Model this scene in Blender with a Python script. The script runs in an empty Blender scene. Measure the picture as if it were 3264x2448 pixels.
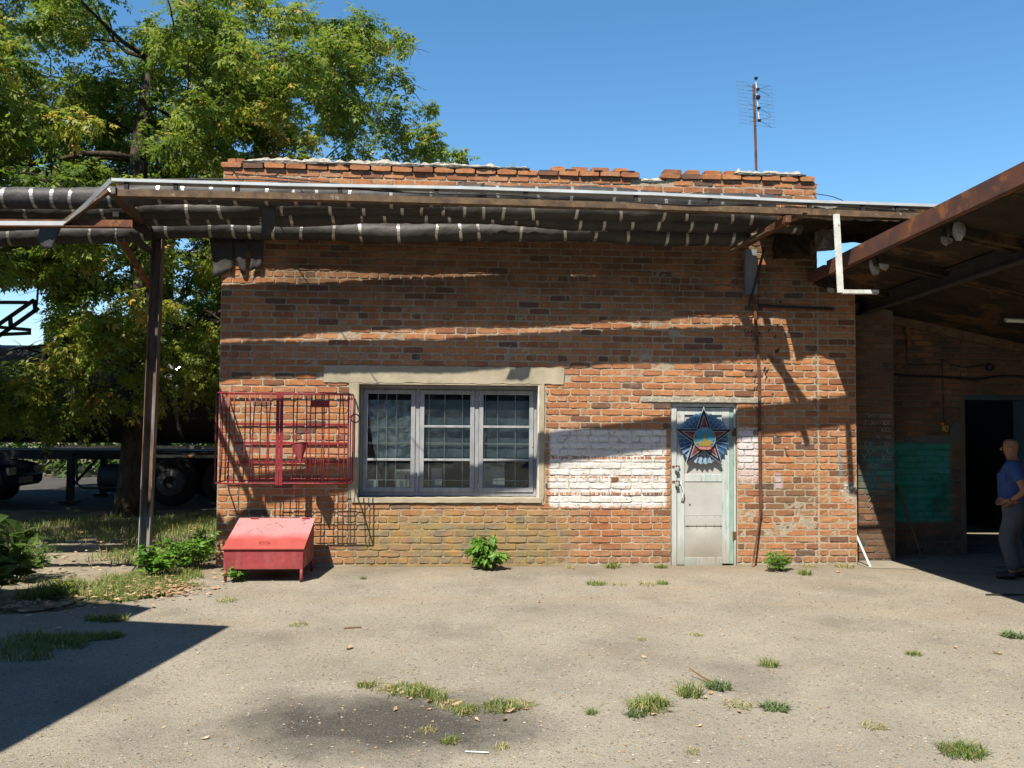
import bpy, bmesh, math, random
import numpy as np
from mathutils import Vector, Matrix, noise
random.seed(7)
rng = np.random.default_rng(7)
SC = bpy.context.scene
COL = SC.collection

# ---------------------------------------------------------------- camera
cam_d = bpy.data.cameras.new('camera')
cam_d.sensor_width = 36.0
cam_d.lens = 30.80
cam_d.clip_end = 2000
cam = bpy.data.objects.new('camera', cam_d)
COL.objects.link(cam)
YAW, PITCH, ROLL = .0636, .0401, .0072
_fw = Vector((math.sin(YAW)*math.cos(PITCH), math.cos(YAW)*math.cos(PITCH), math.sin(PITCH)))
_r0 = Vector((math.cos(YAW), -math.sin(YAW), 0)); _u0 = _r0.cross(_fw)
_r = _r0*math.cos(ROLL) + _u0*math.sin(ROLL); _u = _r.cross(_fw)
cam.matrix_world = Matrix(((_r.x, _u.x, -_fw.x, 2.7635), (_r.y, _u.y, -_fw.y, -10.4267), (_r.z, _u.z, -_fw.z, 1.739), (0, 0, 0, 1)))
SC.camera = cam

# ---------------------------------------------------------------- sky and sun
SUN = Vector((.335, .625, -1.0)).normalized()          # direction the light travels
ELEV = math.asin(-SUN.z)
world = bpy.data.worlds.new('World'); SC.world = world; world.use_nodes = True
wt = world.node_tree
bg = wt.nodes['Background']
sky = wt.nodes.new('ShaderNodeTexSky'); sky.sky_type = 'NISHITA'; sky.sun_disc = False
sky.sun_elevation = ELEV; sky.sun_rotation = math.atan2(-SUN.x, -SUN.y)
sky.air_density = 1.0; sky.dust_density = .2; sky.ozone_density = 3.0
hs = wt.nodes.new('ShaderNodeHueSaturation'); hs.inputs['Saturation'].default_value = 1.22; hs.inputs['Hue'].default_value = .494
wt.links.new(sky.outputs[0], hs.inputs['Color']); wt.links.new(hs.outputs[0], bg.inputs[0]); bg.inputs[1].default_value = .083
sd = bpy.data.lights.new('sun', 'SUN'); sd.energy = 5.0; sd.angle = math.radians(.55); sd.color = (1.0, .92, .78)
so = bpy.data.objects.new('sun', sd); COL.objects.link(so)
so.rotation_euler = SUN.to_track_quat('-Z', 'Y').to_euler(); so.location = (-4, -8, 14)
SC.view_settings.view_transform = 'Standard'; SC.view_settings.look = 'None'
SC.view_settings.exposure = 1.15; SC.view_settings.gamma = 1.0
SC.view_settings.use_curve_mapping = False
SC.cycles.max_bounces = 6; SC.cycles.diffuse_bounces = 3; SC.cycles.glossy_bounces = 3; SC.cycles.transparent_max_bounces = 8; SC.cycles.transmission_bounces = 4

# ---------------------------------------------------------------- node helpers
class NT:
    def __init__(s, t): s.t = t
    def put(s, sock, v):
        if isinstance(v, bpy.types.NodeSocket): s.t.links.new(v, sock)
        else:
            if sock.type == 'RGBA' and len(v) == 3: v = (*v, 1)
            sock.default_value = v
    def new(s, typ, inp=None, **pr):
        n = s.t.nodes.new(typ)
        for k, v in pr.items(): setattr(n, k, v)
        for k, v in (inp or {}).items(): s.put(n.inputs[k], v)
        return n
    def pos(s): return s.new('ShaderNodeNewGeometry').outputs['Position']
    def obj(s): return s.new('ShaderNodeTexCoord').outputs['Object']
    def noise(s, vec, scale, detail=4, rough=.55, col=False):
        n = s.new('ShaderNodeTexNoise', {'Vector': vec, 'Scale': scale, 'Detail': detail, 'Roughness': rough})
        return n.outputs['Color' if col else 'Fac']
    def vor(s, vec, scale, out='Distance', feature='F1'):
        return s.new('ShaderNodeTexVoronoi', {'Vector': vec, 'Scale': scale}, feature=feature).outputs[out]
    def ramp(s, fac, stops, interp='LINEAR'):
        n = s.new('ShaderNodeValToRGB', {'Fac': fac}); cr = n.color_ramp; cr.interpolation = interp
        while len(cr.elements) < len(stops): cr.elements.new(.5)
        for e, (p, c) in zip(cr.elements, stops):
            e.position = p; e.color = (*c, 1) if len(c) == 3 else c
        return n.outputs[0]
    def mix(s, fac, a, b, blend='MIX'):
        n = s.new('ShaderNodeMix', data_type='RGBA', blend_type=blend)
        s.put(n.inputs[0], fac); s.put(n.inputs[6], a); s.put(n.inputs[7], b); return n.outputs[2]
    def math(s, op, a, b=0.0, c=0.0, clamp=False):
        n = s.new('ShaderNodeMath', operation=op, use_clamp=clamp)
        s.put(n.inputs[0], a); s.put(n.inputs[1], b); s.put(n.inputs[2], c); return n.outputs[0]
    def rng(s, v, a, b, c=0.0, d=1.0):
        n = s.new('ShaderNodeMapRange', {0: v, 1: a, 2: b, 3: c, 4: d}, clamp=True); return n.outputs[0]
    def sep(s, v): return s.new('ShaderNodeSeparateXYZ', {0: v}).outputs
    def scalev(s, v, xyz):
        return s.new('ShaderNodeVectorMath', {0: v, 1: xyz}, operation='MULTIPLY').outputs[0]
    def attr(s, name): return s.new('ShaderNodeAttribute', attribute_name=name).outputs['Fac']
    def rect(s, P, x0, x1, z0, z1, soft=.02, wob=.03, wscale=14):
        o = s.sep(P); w = s.math('MULTIPLY', s.math('SUBTRACT', s.noise(P, wscale, 3), .5), wob*2)
        x = s.math('ADD', o[0], w); z = s.math('ADD', o[2], w)
        a = s.math('MULTIPLY', s.rng(x, x0-soft, x0+soft), s.rng(x, x1+soft, x1-soft))
        b = s.math('MULTIPLY', s.rng(z, z0-soft, z0+soft), s.rng(z, z1+soft, z1-soft))
        return s.math('MULTIPLY', a, b)

ALB = .74          # common scale of all painted and mineral base colours (lowered so bounced light fills the shade less)
def mat(name, fn=None, color=(.5, .5, .5), rough=.8, spec=.25, metal=0.0):
    m = bpy.data.materials.new(name); m.use_nodes = True
    t = m.node_tree; b = t.nodes['Principled BSDF']; n = NT(t)
    b.inputs['Roughness'].default_value = rough; b.inputs['Metallic'].default_value = metal
    b.inputs['Specular IOR Level'].default_value = spec
    r = fn(n) if fn else {}
    c = r.get('color', color)
    n.put(b.inputs['Base Color'], n.mix(1.0, c, (ALB, ALB, ALB), 'MULTIPLY') if isinstance(c, bpy.types.NodeSocket) else tuple(x*ALB for x in c))
    if 'rough' in r: n.put(b.inputs['Roughness'], r['rough'])
    if 'metal' in r: n.put(b.inputs['Metallic'], r['metal'])
    if 'alpha' in r: n.put(b.inputs['Alpha'], r['alpha'])
    if 'bump' in r:
        h, st, di = r['bump']
        bn = n.new('ShaderNodeBump', {'Height': h, 'Strength': st, 'Distance': di})
        t.links.new(bn.outputs[0], b.inputs['Normal'])
    return m

# ---------------------------------------------------------------- materials
BRICK_RAMP = [(0, (.38, .16, .07)), (.2, (.46, .205, .09)), (.38, (.34, .135, .062)), (.52, (.44, .24, .14)), (.66, (.48, .215, .09)),
              (.78, (.36, .15, .075)), (.88, (.26, .11, .06)), (.95, (.17, .085, .055)), (.985, (.1, .075, .062)), (1, (.36, .15, .07))]
def brick_fn(kind):
    def fn(n):
        P = n.pos()
        rnd = n.math('FRACT', n.math('ADD', n.attr('rnd'), n.new('ShaderNodeObjectInfo').outputs['Random']))
        c = n.ramp(rnd, BRICK_RAMP)
        g = n.noise(P, 23, 5, .65)
        c = n.mix(n.rng(g, .45, .72, 0, .6), c, (.22, .095, .05))
        c = n.mix(n.rng(n.noise(P, 9, 4), .54, .74, 0, .5), c, (.47, .3, .17))        # mortar film, lime
        c = n.mix(n.rng(n.noise(P, 70, 2), .66, .74, 0, .6), c, (.1, .05, .035))       # pits
        if kind == 'main':
            st = n.math('MULTIPLY', n.rect(P, 1.5, 4.15, -.2, .66, .22, .22, 2.2), n.rng(n.noise(P, 3.5, 3), .3, .55, .5, .95))
            c = n.mix(st, c, n.ramp(n.noise(P, 6, 3), [(.3, (.14, .145, .115)), (.45, (.25, .215, .13)), (.6, (.34, .23, .08)), (.75, (.36, .2, .1))]))
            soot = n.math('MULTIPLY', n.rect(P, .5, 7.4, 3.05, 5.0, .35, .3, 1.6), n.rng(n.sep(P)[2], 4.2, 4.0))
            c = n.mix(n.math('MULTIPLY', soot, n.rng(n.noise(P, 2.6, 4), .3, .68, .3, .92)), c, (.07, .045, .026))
            d2 = n.math('MULTIPLY', n.rect(P, 6.45, 7.15, .62, .98, .1, .1, 5), .65)
            c = n.mix(d2, c, (.11, .085, .06))
            foot = n.math('MULTIPLY', n.rng(n.sep(P)[2], .5, .02, 0, .55), n.rng(n.noise(P, 5, 3), .35, .65))
            c = n.mix(foot, c, (.22, .16, .11))
            z = n.sep(P)[2]
            wm = n.rect(P, 3.885, 5.29, .70, 1.62, .014, .034, 16)
            w2 = n.rect(P, 6.17, 6.42, .98, 1.655, .02, .025, 14)
            wear = n.rng(n.noise(P, 26, 5, .75), .66, .56)
            hole = n.math('SUBTRACT', 1.0, n.rect(P, 4.62, 4.73, .985, 1.055, .004, .01, 30))
            w = n.math('MULTIPLY', n.math('MULTIPLY', wm, wear), hole)
            stripe = n.math('MAXIMUM', n.math('MULTIPLY', n.rng(z, 1.26, 1.275), n.rng(z, 1.315, 1.3)), n.math('MAXIMUM', n.math('MULTIPLY', n.rng(z, 1.035, 1.05), n.rng(z, 1.09, 1.07)), n.math('MULTIPLY', n.rng(z, .825, .84), n.rng(z, .88, .865))))
            w = n.math('MULTIPLY', w, n.math('SUBTRACT', 1.0, n.math('MULTIPLY', stripe, n.rng(n.noise(n.scalev(P, (55, 1, 4)), 1, 2), .4, .5))))
            c = n.mix(w, c, n.mix(n.rng(n.noise(n.scalev(P, (.4, 1, 2.5)), 6, 4), .35, .7), (.74, .73, .71), (.55, .54, .52)))
            c = n.mix(n.math('MULTIPLY', n.math('MULTIPLY', w2, wear), n.rng(z, .95, 1.25, .2, .85)), c, (.66, .66, .7))
            drip = n.rng(n.noise(n.scalev(P, (60, 1, 3)), 1, 2), .66, .7, 0, .7)
            c = n.mix(n.math('MULTIPLY', drip, n.rect(P, 3.9, 5.3, .38, .7, .06, .05, 8)), c, (.75, .74, .72))
            lil = n.rect(P, 6.62, 6.72, .92, 1.1, .02, .03, 9)
            c = n.mix(n.math('MULTIPLY', lil, .6), c, (.55, .5, .58))
            blu = n.rect(P, 7.42, 7.47, 1.05, 1.42, .012, .03, 9)
            c = n.mix(n.math('MULTIPLY', blu, .75), c, (.16, .22, .26))
            bl2 = n.rect(P, 7.46, 7.66, .78, 1.0, .03, .05, 12)
            c = n.mix(n.math('MULTIPLY', bl2, n.rng(n.noise(P, 25, 3), .45, .6)), c, (.55, .6, .66))
        else:
            c = n.mix(n.rng(n.noise(P, 1.6, 4), .3, .65, .5, .92), c, (.06, .055, .046))  # sooty wing bricks, darkened further: canopy shade put into the colour
            te = n.math('MULTIPLY', n.rect(P, 7.86, 8.35, .85, 1.47, .1, .1, 6), n.rng(n.noise(P, 7, 4), .36, .6, .1, .9))
            c = n.mix(te, c, (.05, .21, .22))
            gr = n.rect(P, 8.48, 9.25, .44, 1.47, .04, .05, 6)
            c = n.mix(n.math('MULTIPLY', gr, n.rng(n.noise(P, 5, 4), .25, .5, .6, .97)), c, n.ramp(n.noise(n.scalev(P, (1.2, 1, 3)), 2.0, 3), [(.3, (.015, .13, .09)), (.5, (.03, .26, .18)), (.7, (.065, .3, .33))]))
        h = n.math('ADD', n.math('MULTIPLY', n.noise(P, 60, 4, .7), .6), n.math('MULTIPLY', n.noise(P, 14, 3), 1.0))
        return {'color': c, 'rough': .92, 'bump': (h, .6, .012)}
    return fn
MAT = {}
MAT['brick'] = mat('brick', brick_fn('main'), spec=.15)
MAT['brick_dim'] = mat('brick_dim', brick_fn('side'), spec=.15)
def mortar_fn(kind):
    def fn(n):
        P = n.pos()
        c = n.ramp(n.noise(P, 6, 5, .6), [(.25, (.27, .235, .175)), (.5, (.4, .345, .255)), (.75, (.48, .42, .315))])
        c = n.mix(n.rng(n.noise(P, 40, 3), .55, .75, 0, .5), c, (.18, .14, .1))
        if kind == 'main':
            st = n.math('MULTIPLY', n.rect(P, 1.55, 4.05, -.2, .6, .2, .16, 2.4), .75)
            c = n.mix(st, c, n.ramp(n.noise(P, 5, 3), [(.35, (.2, .17, .1)), (.55, (.33, .22, .07)), (.75, (.28, .24, .16))]))
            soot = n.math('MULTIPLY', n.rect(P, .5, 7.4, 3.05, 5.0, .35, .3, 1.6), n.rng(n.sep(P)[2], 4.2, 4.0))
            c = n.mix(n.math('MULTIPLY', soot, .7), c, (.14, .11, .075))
            wm = n.math('MULTIPLY', n.rect(P, 3.885, 5.29, .70, 1.62, .012, .02, 20), n.rng(n.noise(P, 8, 4), .42, .56, .25, .95))
            c = n.mix(wm, c, (.72, .7, .68))
            w2 = n.math('MULTIPLY', n.rect(P, 6.17, 6.42, .98, 1.655, .02, .025, 14), .4)
            c = n.mix(w2, c, (.6, .6, .63))
        else:
            c = n.mix(.8, c, (.065, .058, .048))  # wing mortar darkened too, canopy shade mixed into its colour
            gr = n.math('MULTIPLY', n.rect(P, 8.48, 9.25, .44, 1.47, .04, .05, 6), .9)
            c = n.mix(gr, c, n.ramp(n.noise(n.scalev(P, (1.2, 1, 3)), 2.0, 3), [(.3, (.015, .12, .08)), (.5, (.027, .23, .16)), (.7, (.06, .27, .3))]))
            te = n.math('MULTIPLY', n.rect(P, 7.86, 8.35, .85, 1.47, .1, .1, 6), .6)
            c = n.mix(te, c, (.05, .2, .21))
        return {'color': c, 'rough': .95, 'bump': (n.math('ADD', n.noise(P, 80, 4, .7), n.noise(P, 18, 3)), .7, .012)}
    return fn
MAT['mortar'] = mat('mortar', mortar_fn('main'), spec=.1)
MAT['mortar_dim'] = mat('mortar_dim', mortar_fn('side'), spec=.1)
def sidebrick(n):
    P = n.pos(); o = n.sep(P)
    v = n.new('ShaderNodeCombineXYZ', {0: o[1], 1: o[2], 2: 0.0}).outputs[0]
    b = n.new('ShaderNodeTexBrick', {'Vector': v, 'Color1': (.36, .14, .06, 1), 'Color2': (.22, .09, .045, 1), 'Mortar': (.34, .29, .22, 1), 'Scale': 1.0,
              'Mortar Size': .007, 'Brick Width': .25, 'Row Height': .08})
    return {'color': b.outputs[0], 'rough': .95, 'bump': (n.math('SUBTRACT', n.noise(P, 50, 3), n.math('MULTIPLY', b.outputs[1], 2.0)), .5, .01)}
MAT['sidebrick'] = mat('side_brick', sidebrick, spec=.1)
def simple(name, c1, c2, scale=8, bump=.3, bdist=.004, rough=.85, spec=.25, metal=0.0, bscale=60, lo=.35, hi=.65, third=None):
    def fn(n):
        P = n.pos()
        c = n.mix(n.rng(n.noise(P, scale, 5, .6), lo, hi), c1, c2)
        if third: c = n.mix(n.rng(n.noise(P, third[1], 4, .65), third[2], third[2]+.08), c, third[0])
        return {'color': c, 'bump': (n.noise(P, bscale, 4, .6), bump, bdist)}
    m = mat(name, fn, rough=rough, spec=spec, metal=metal); MAT[name] = m; return m
simple('plaster', (.45, .395, .295), (.33, .29, .215), 4, .5, .006, .95, .1, bscale=30, third=((.3, .27, .21), 11, .63))
simple('whitewash', (.74, .73, .69), (.6, .58, .52), 7, .4, .004, .9, .1)
simple('concrete', (.42, .39, .33), (.26, .24, .2), 9, .9, .02, .95, .1, bscale=24, third=((.5, .46, .37), 20, .56))
simple('slab_concrete', (.045, .033, .02), (.022, .018, .013), 2.5, .8, .02, .95, .1, bscale=14, third=((.1, .056, .026), 1.8, .54))  # near-black tone carries the shade under the canopy
simple('crumbled', (.3, .28, .25), (.13, .12, .1), 6, .9, .02, .95, .1, bscale=20)
simple('felt', (.05, .048, .045), (.028, .027, .026), 5, .7, .012, .62, .35, bscale=12)
simple('strap', (.58, .58, .56), (.3, .28, .24), 5, .1, .001, .3, .5, .55)
simple('rust', (.19, .075, .035), (.075, .035, .022), 7, .4, .003, .85, .25, bscale=80, third=((.3, .13, .05), 5, .58))
simple('rustbeam', (.15, .058, .032), (.075, .04, .035), 3.5, .4, .003, .75, .3, bscale=60, third=((.26, .1, .035), 2.3, .56))
simple('brownsteel', (.17, .11, .062), (.08, .052, .034), 9, .4, .003, .8, .25, bscale=90, third=((.34, .29, .23), 13, .62))
simple('darksteel', (.035, .028, .023), (.02, .017, .015), 6, .3, .003, .75, .25)
simple('tray', (.55, .59, .61), (.42, .46, .48), 4, .1, .002, .5, .4)
simple('palepaint', (.66, .68, .66), (.5, .5, .46), 9, .3, .003, .75, .25, third=((.28, .15, .08), 14, .6))
simple('greymetal', (.2, .22, .24), (.13, .14, .155), 5, .2, .003, .6, .4)
simple('cable', (.014, .013, .013), (.02, .02, .02), 9, .1, .001, .55, .35)
def redlid(n):
    P = n.pos(); o = n.sep(P)
    base = n.mix(n.rng(n.noise(P, 3.5, 4), .35, .65), (.36, .065, .058), (.42, .095, .075))
    fade = n.math('MULTIPLY', n.rng(n.math('ADD', o[2], n.math('MULTIPLY', n.noise(P, 4, 3), .08)), .46, .52), .8)
    c = n.mix(fade, base, (.5, .255, .265))
    flake = n.math('MULTIPLY', n.rng(n.noise(P, 30, 4, .7), .53, .56), n.rng(n.noise(P, 4.5, 2), .5, .58))
    flake = n.math('MULTIPLY', flake, n.rng(o[2], .44, .48, 0, .85))
    c = n.mix(flake, c, (.17, .11, .1))
    return {'color': c, 'rough': n.rng(n.noise(P, 9, 3), .3, .7, .45, .7), 'bump': (n.noise(P, 6, 3), .25, .012)}
MAT['redlid'] = mat('red_lid_paint', redlid, spec=.3)
def redbody(n):
    P = n.pos(); o = n.sep(P)
    c = n.mix(n.rng(n.noise(P, 4, 4), .35, .65), (.36, .06, .066), (.25, .04, .046))
    c = n.mix(n.rng(n.noise(n.scalev(P, (3, 3, .6)), 5, 3), .5, .7, 0, .5), c, (.44, .13, .13))
    low = n.rng(n.math('ADD', o[2], n.math('MULTIPLY', n.noise(P, 14, 4), .1)), .22, .16)
    c = n.mix(n.math('MULTIPLY', n.rng(n.noise(P, 38, 4, .7), .5, .56), n.math('ADD', n.math('MULTIPLY', low, .8), .12)), c, (.1, .05, .032))
    return {'color': c, 'rough': n.rng(n.noise(P, 8, 3), .3, .7, .45, .75), 'bump': (n.noise(P, 4.5, 3), .5, .03)}
MAT['redpaint'] = mat('redpaint', redbody, spec=.3)
simple('redbars', (.29, .024, .036), (.19, .02, .028), 12, .2, .002, .55, .3)
def frame_fn(n):
    P = n.pos()
    c = n.mix(n.rng(n.noise(n.scalev(P, (1, 1, .25)), 18, 4), .35, .65), (.25, .268, .295), (.35, .362, .378))
    c = n.mix(n.rng(n.noise(P, 14, 5, .7), .63, .67), c, (.38, .26, .17))
    c = n.mix(n.rng(n.noise(P, 3, 3), .55, .75, 0, .5), c, (.2, .21, .22))
    return {'color': c, 'bump': (n.noise(n.scalev(P, (1, 1, .2)), 60, 3), .3, .003)}
MAT['window_paint'] = mat('window_paint', frame_fn, rough=.75, spec=.25)
def door_fn(n):
    P = n.pos(); o = n.sep(P); gr = n.scalev(P, (1, 1, .12))
    c = n.mix(n.rng(n.noise(gr, 22, 4), .3, .7), (.56, .58, .57), (.43, .46, .46))
    c = n.mix(n.math('MULTIPLY', n.rng(n.noise(gr, 40, 5, .7), .54, .64), n.rng(n.noise(P, 4, 3), .38, .55)), c, (.24, .2, .155))
    c = n.mix(n.math('MULTIPLY', n.rng(n.noise(gr, 11, 3), .5, .65), .6), c, (.34, .5, .47))
    c = n.mix(n.rng(n.math('ADD', o[2], n.math('MULTIPLY', n.noise(P, 5, 3), .3)), .5, .12, 0, .7), c, (.27, .23, .165))
    c = n.mix(n.rng(n.vor(n.scalev(P, (1, 1, .5)), 7), .05, .03, 0, .8), c, (.13, .1, .08))
    return {'color': c, 'bump': (n.noise(gr, 70, 3), .4, .003)}
MAT['door_paint'] = mat('door_paint', door_fn, rough=.75, spec=.2)
def doorsheet_fn(n):
    P = n.pos(); o = n.sep(P)
    c = n.mix(n.rng(n.noise(P, 3, 4), .35, .65), (.47, .475, .455), (.4, .4, .375))
    c = n.mix(n.rng(n.math('ADD', o[2], n.math('MULTIPLY', n.noise(P, 3, 3), .35)), .72, .2, 0, .75), c, (.29, .245, .17))
    c = n.mix(n.rng(n.noise(P, 35, 4), .68, .72, 0, .6), c, (.2, .15, .1))
    return {'color': c, 'bump': (n.noise(P, 5, 3), .3, .015)}
MAT['door_sheet'] = mat('door_sheet', doorsheet_fn, rough=.55, spec=.3)
simple('greentrim', (.2, .36, .3), (.3, .42, .37), 9, .3, .002, .7, .2)
simple('bluegreydoor', (.05, .1, .125), (.035, .07, .09), 5, .2, .002, .6, .3)
simple('wood', (.2, .12, .06), (.12, .07, .035), 9, .3, .003, .8, .2)
simple('wood_pale', (.42, .26, .12), (.3, .17, .07), 9, .3, .003, .8, .2)
for nm, c, r in (('starblue', (.022, .1, .25), .5), ('starlight', (.1, .3, .5), .5), ('starnavy', (.01, .014, .03), .5), ('starwhite', (.46, .5, .53), .6), ('starred', (.24, .045, .04), .6),
                 ('stardark', (.13, .035, .04), .6), ('discblue', (.04, .26, .42), .5), ('gold', (.3, .22, .025), .6), ('darkgold', (.12, .085, .012), .6), ('ribbon', (.3, .07, .055), .6),
                 ('ribbonink', (.7, .55, .5), .6), ('dot', (.01, .017, .04), .6), ('numberink', (.045, .016, .015), .9), ('chalk', (.4, .4, .38), .95), ('ink', (.015, .015, .018), .6),
                 ('cardwhite', (.6, .6, .58), .7), ('yellow', (.62, .5, .03), .45), ('blackplastic', (.015, .015, .016), .4), ('switchyellow', (.42, .28, .06), .5),
                 ('switchorange', (.6, .2, .02), .5), ('tubewhite', (.62, .66, .56), .4), ('lockmetal', (.42, .43, .43), .35), ('whiteplastic', (.72, .75, .72), .5),
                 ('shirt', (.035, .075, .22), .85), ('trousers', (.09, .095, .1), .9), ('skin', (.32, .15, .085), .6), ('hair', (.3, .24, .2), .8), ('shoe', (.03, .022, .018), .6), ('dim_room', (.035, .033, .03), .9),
                 ('rope', (.5, .4, .25), .9), ('tyre', (.012, .012, .012), .85), ('rim', (.07, .07, .072), .5), ('tank', (.05, .048, .046), .5), ('chassis', (.02, .02, .022), .6),
                 ('chrome', (.6, .6, .6), .2), ('amber', (.55, .16, .01), .4), ('bag', (.75, .77, .8), .6), ('carblue', (.02, .03, .05), .25), ('cement', (.12, .12, .115), .9)):
    simple(nm, c, tuple(x*.8 for x in c), 9, .12, .002, r, .3, .6 if nm in ('chrome',) else 0.0)
def glass(name, tint, refl):
    m = bpy.data.materials.new(name); m.use_nodes = True; t = m.node_tree; t.nodes.clear(); n = NT(t)
    out = n.new('ShaderNodeOutputMaterial')
    tr = n.new('ShaderNodeBsdfTransparent', {'Color': tint}); gl = n.new('ShaderNodeBsdfGlossy', {'Color': (.9, .95, 1, 1), 'Roughness': .03})
    P = n.pos()
    bn = n.new('ShaderNodeBump', {'Height': n.noise(P, 3.5, 2), 'Strength': .12, 'Distance': .02})
    t.links.new(bn.outputs[0], gl.inputs['Normal'])
    fr = n.new('ShaderNodeFresnel', {'IOR': 1.5}).outputs[0]
    df = n.new('ShaderNodeBsdfDiffuse', {'Color': (.35, .38, .4, 1)})
    a = n.new('ShaderNodeMixShader', {0: n.math('ADD', n.math('MULTIPLY', fr, .75), refl, clamp=True), 1: tr.outputs[0], 2: gl.outputs[0]})
    dust = n.rng(n.noise(P, 5, 5, .65), .45, .8, .008, .06)
    b = n.new('ShaderNodeMixShader', {0: dust, 1: a.outputs[0], 2: df.outputs[0]})
    t.links.new(b.outputs[0], out.inputs[0]); MAT[name] = m
glass('glass', (.86, .9, .9, 1), .0)
def leafmat(name, ramp, trans=.35, spec=.3):
    m = bpy.data.materials.new(name); m.use_nodes = True; t = m.node_tree; n = NT(t)
    b = t.nodes['Principled BSDF']; out = t.nodes['Material Output']
    c = n.ramp(n.attr('rnd'), ramp)
    n.put(b.inputs['Base Color'], c); b.inputs['Roughness'].default_value = .5; b.inputs['Specular IOR Level'].default_value = spec
    tl = n.new('ShaderNodeBsdfTranslucent', {'Color': n.mix(.5, c, (.16, .26, .02), 'ADD')})
    mx = n.new('ShaderNodeMixShader', {0: trans, 1: b.outputs[0], 2: tl.outputs[0]})
    t.links.new(mx.outputs[0], out.inputs[0]); MAT[name] = m
leafmat('leaf', [(0, (.05, .09, .015)), (.3, (.1, .15, .02)), (.6, (.16, .205, .028)), (.84, (.23, .25, .04)), (.95, (.34, .27, .045)), (1, (.42, .27, .05))], .45)
leafmat('leaf_dark', [(0, (.025, .055, .014)), (.6, (.05, .095, .02)), (1, (.1, .14, .03))])
leafmat('leaf_bright', [(0, (.06, .14, .02)), (.5, (.09, .2, .025)), (1, (.14, .26, .04))])
leafmat('grass', [(0, (.07, .115, .025)), (.4, (.115, .165, .04)), (.7, (.2, .2, .07)), (1, (.45, .36, .18))])
leafmat('weed_blue', [(0, (.07, .11, .05)), (.6, (.12, .165, .075)), (1, (.24, .24, .12))])
leafmat('litter', [(0, (.24, .13, .07)), (.4, (.4, .26, .16)), (.8, (.5, .36, .25)), (1, (.3, .13, .08))], .2)
def bark(n):
    P = n.pos(); v = n.scalev(P, (1, 1, .25))
    c = n.mix(n.rng(n.noise(v, 14, 5, .65), .35, .65), (.035, .026, .019), (.11, .085, .062))
    return {'color': c, 'bump': (n.noise(v, 22, 5, .7), 1.0, .05)}
MAT['bark'] = mat('bark', bark, rough=.95, spec=.1)
def asphalt(n):
    P = n.pos(); o = n.sep(P)
    c = n.ramp(n.noise(P, 1.1, 5, .6), [(.25, (.245, .222, .18)), (.5, (.318, .291, .238)), (.75, (.385, .35, .28))])
    c = n.mix(n.rng(n.noise(P, 170, 3, .85), .48, .62, 0, .7), c, (.09, .08, .07))
    vc = n.sep(n.vor(P, 62, 'Color'))
    vd = n.rng(n.vor(P, 62), .42, .3)
    st = n.math('MULTIPLY', vd, n.rng(vc[0], .42, .46))
    c = n.mix(n.math('MULTIPLY', st, .85), c, n.ramp(vc[1], [(0, (.44, .38, .28)), (.4, (.36, .25, .13)), (.65, (.1, .088, .078)), (.85, (.52, .48, .42)), (1, (.3, .22, .15))]))
    vc2 = n.sep(n.vor(P, 26, 'Color')); vd2 = n.rng(n.vor(P, 26), .3, .22)
    c = n.mix(n.math('MULTIPLY', n.math('MULTIPLY', vd2, n.rng(vc2[2], .86, .88)), .8), c, n.ramp(vc2[1], [(0, (.42, .34, .22)), (.5, (.07, .065, .06)), (1, (.5, .46, .38))]))
    # oil stain, damp hollows, rusty runoff
    w = n.math('MULTIPLY', n.math('SUBTRACT', n.noise(P, 2.4, 4, .6), .5), 1.2)
    ex = n.math('DIVIDE', n.math('SUBTRACT', o[0], 2.4), .85); ey = n.math('DIVIDE', n.math('SUBTRACT', o[1], -5.33), .52)
    rr = n.math('ADD', n.math('SQRT', n.math('ADD', n.math('MULTIPLY', ex, ex), n.math('MULTIPLY', ey, ey))), w)
    c = n.mix(n.math('MULTIPLY', n.rng(rr, 1.3, .55), n.rng(n.noise(P, 90, 3, .8), .35, .62, 1.0, .72)), c, (.042, .04, .038))
    ex = n.math('DIVIDE', n.math('SUBTRACT', o[0], 1.75), .35); ey = n.math('DIVIDE', n.math('SUBTRACT', o[1], -4.9), .3)
    rr = n.math('ADD', n.math('SQRT', n.math('ADD', n.math('MULTIPLY', ex, ex), n.math('MULTIPLY', ey, ey))), w)
    c = n.mix(n.rng(rr, 1.1, .3, 0, .45), c, (.07, .063, .055))
    c = n.mix(n.rng(n.noise(P, .8, 4, .6), .54, .72, 0, .5), c, (.12, .11, .095))
    c = n.mix(n.rng(n.noise(P, 30, 4, .75), .56, .68, 0, .5), c, (.13, .115, .095))
    c = n.mix(n.rng(n.noise(P, 44, 3, .7), .62, .7, 0, .5), c, (.42, .36, .27))
    c = n.mix(n.math('MULTIPLY', n.rng(n.noise(n.scalev(P, (.6, 1.5, 1)), .9, 4), .52, .68, 0, .22), n.rng(o[1], -4.5, -1.5)), c, (.36, .24, .13))
    c = n.mix(n.rng(n.math('ADD', o[1], n.math('MULTIPLY', n.noise(P, 2, 3), .6)), -.5, .15, 0, .6), c, (.2, .165, .12))
    # a few cracks
    h = n.math('ADD', n.math('MULTIPLY', n.noise(P, 150, 3, .8), .5), n.math('ADD', n.math('MULTIPLY', st, .7), n.math('MULTIPLY', n.noise(P, 2.5, 3), 3.0)))
    return {'color': c, 'bump': (h, .75, .008)}
MAT['asphalt'] = mat('asphalt', asphalt, rough=.95, spec=.12)
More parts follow.
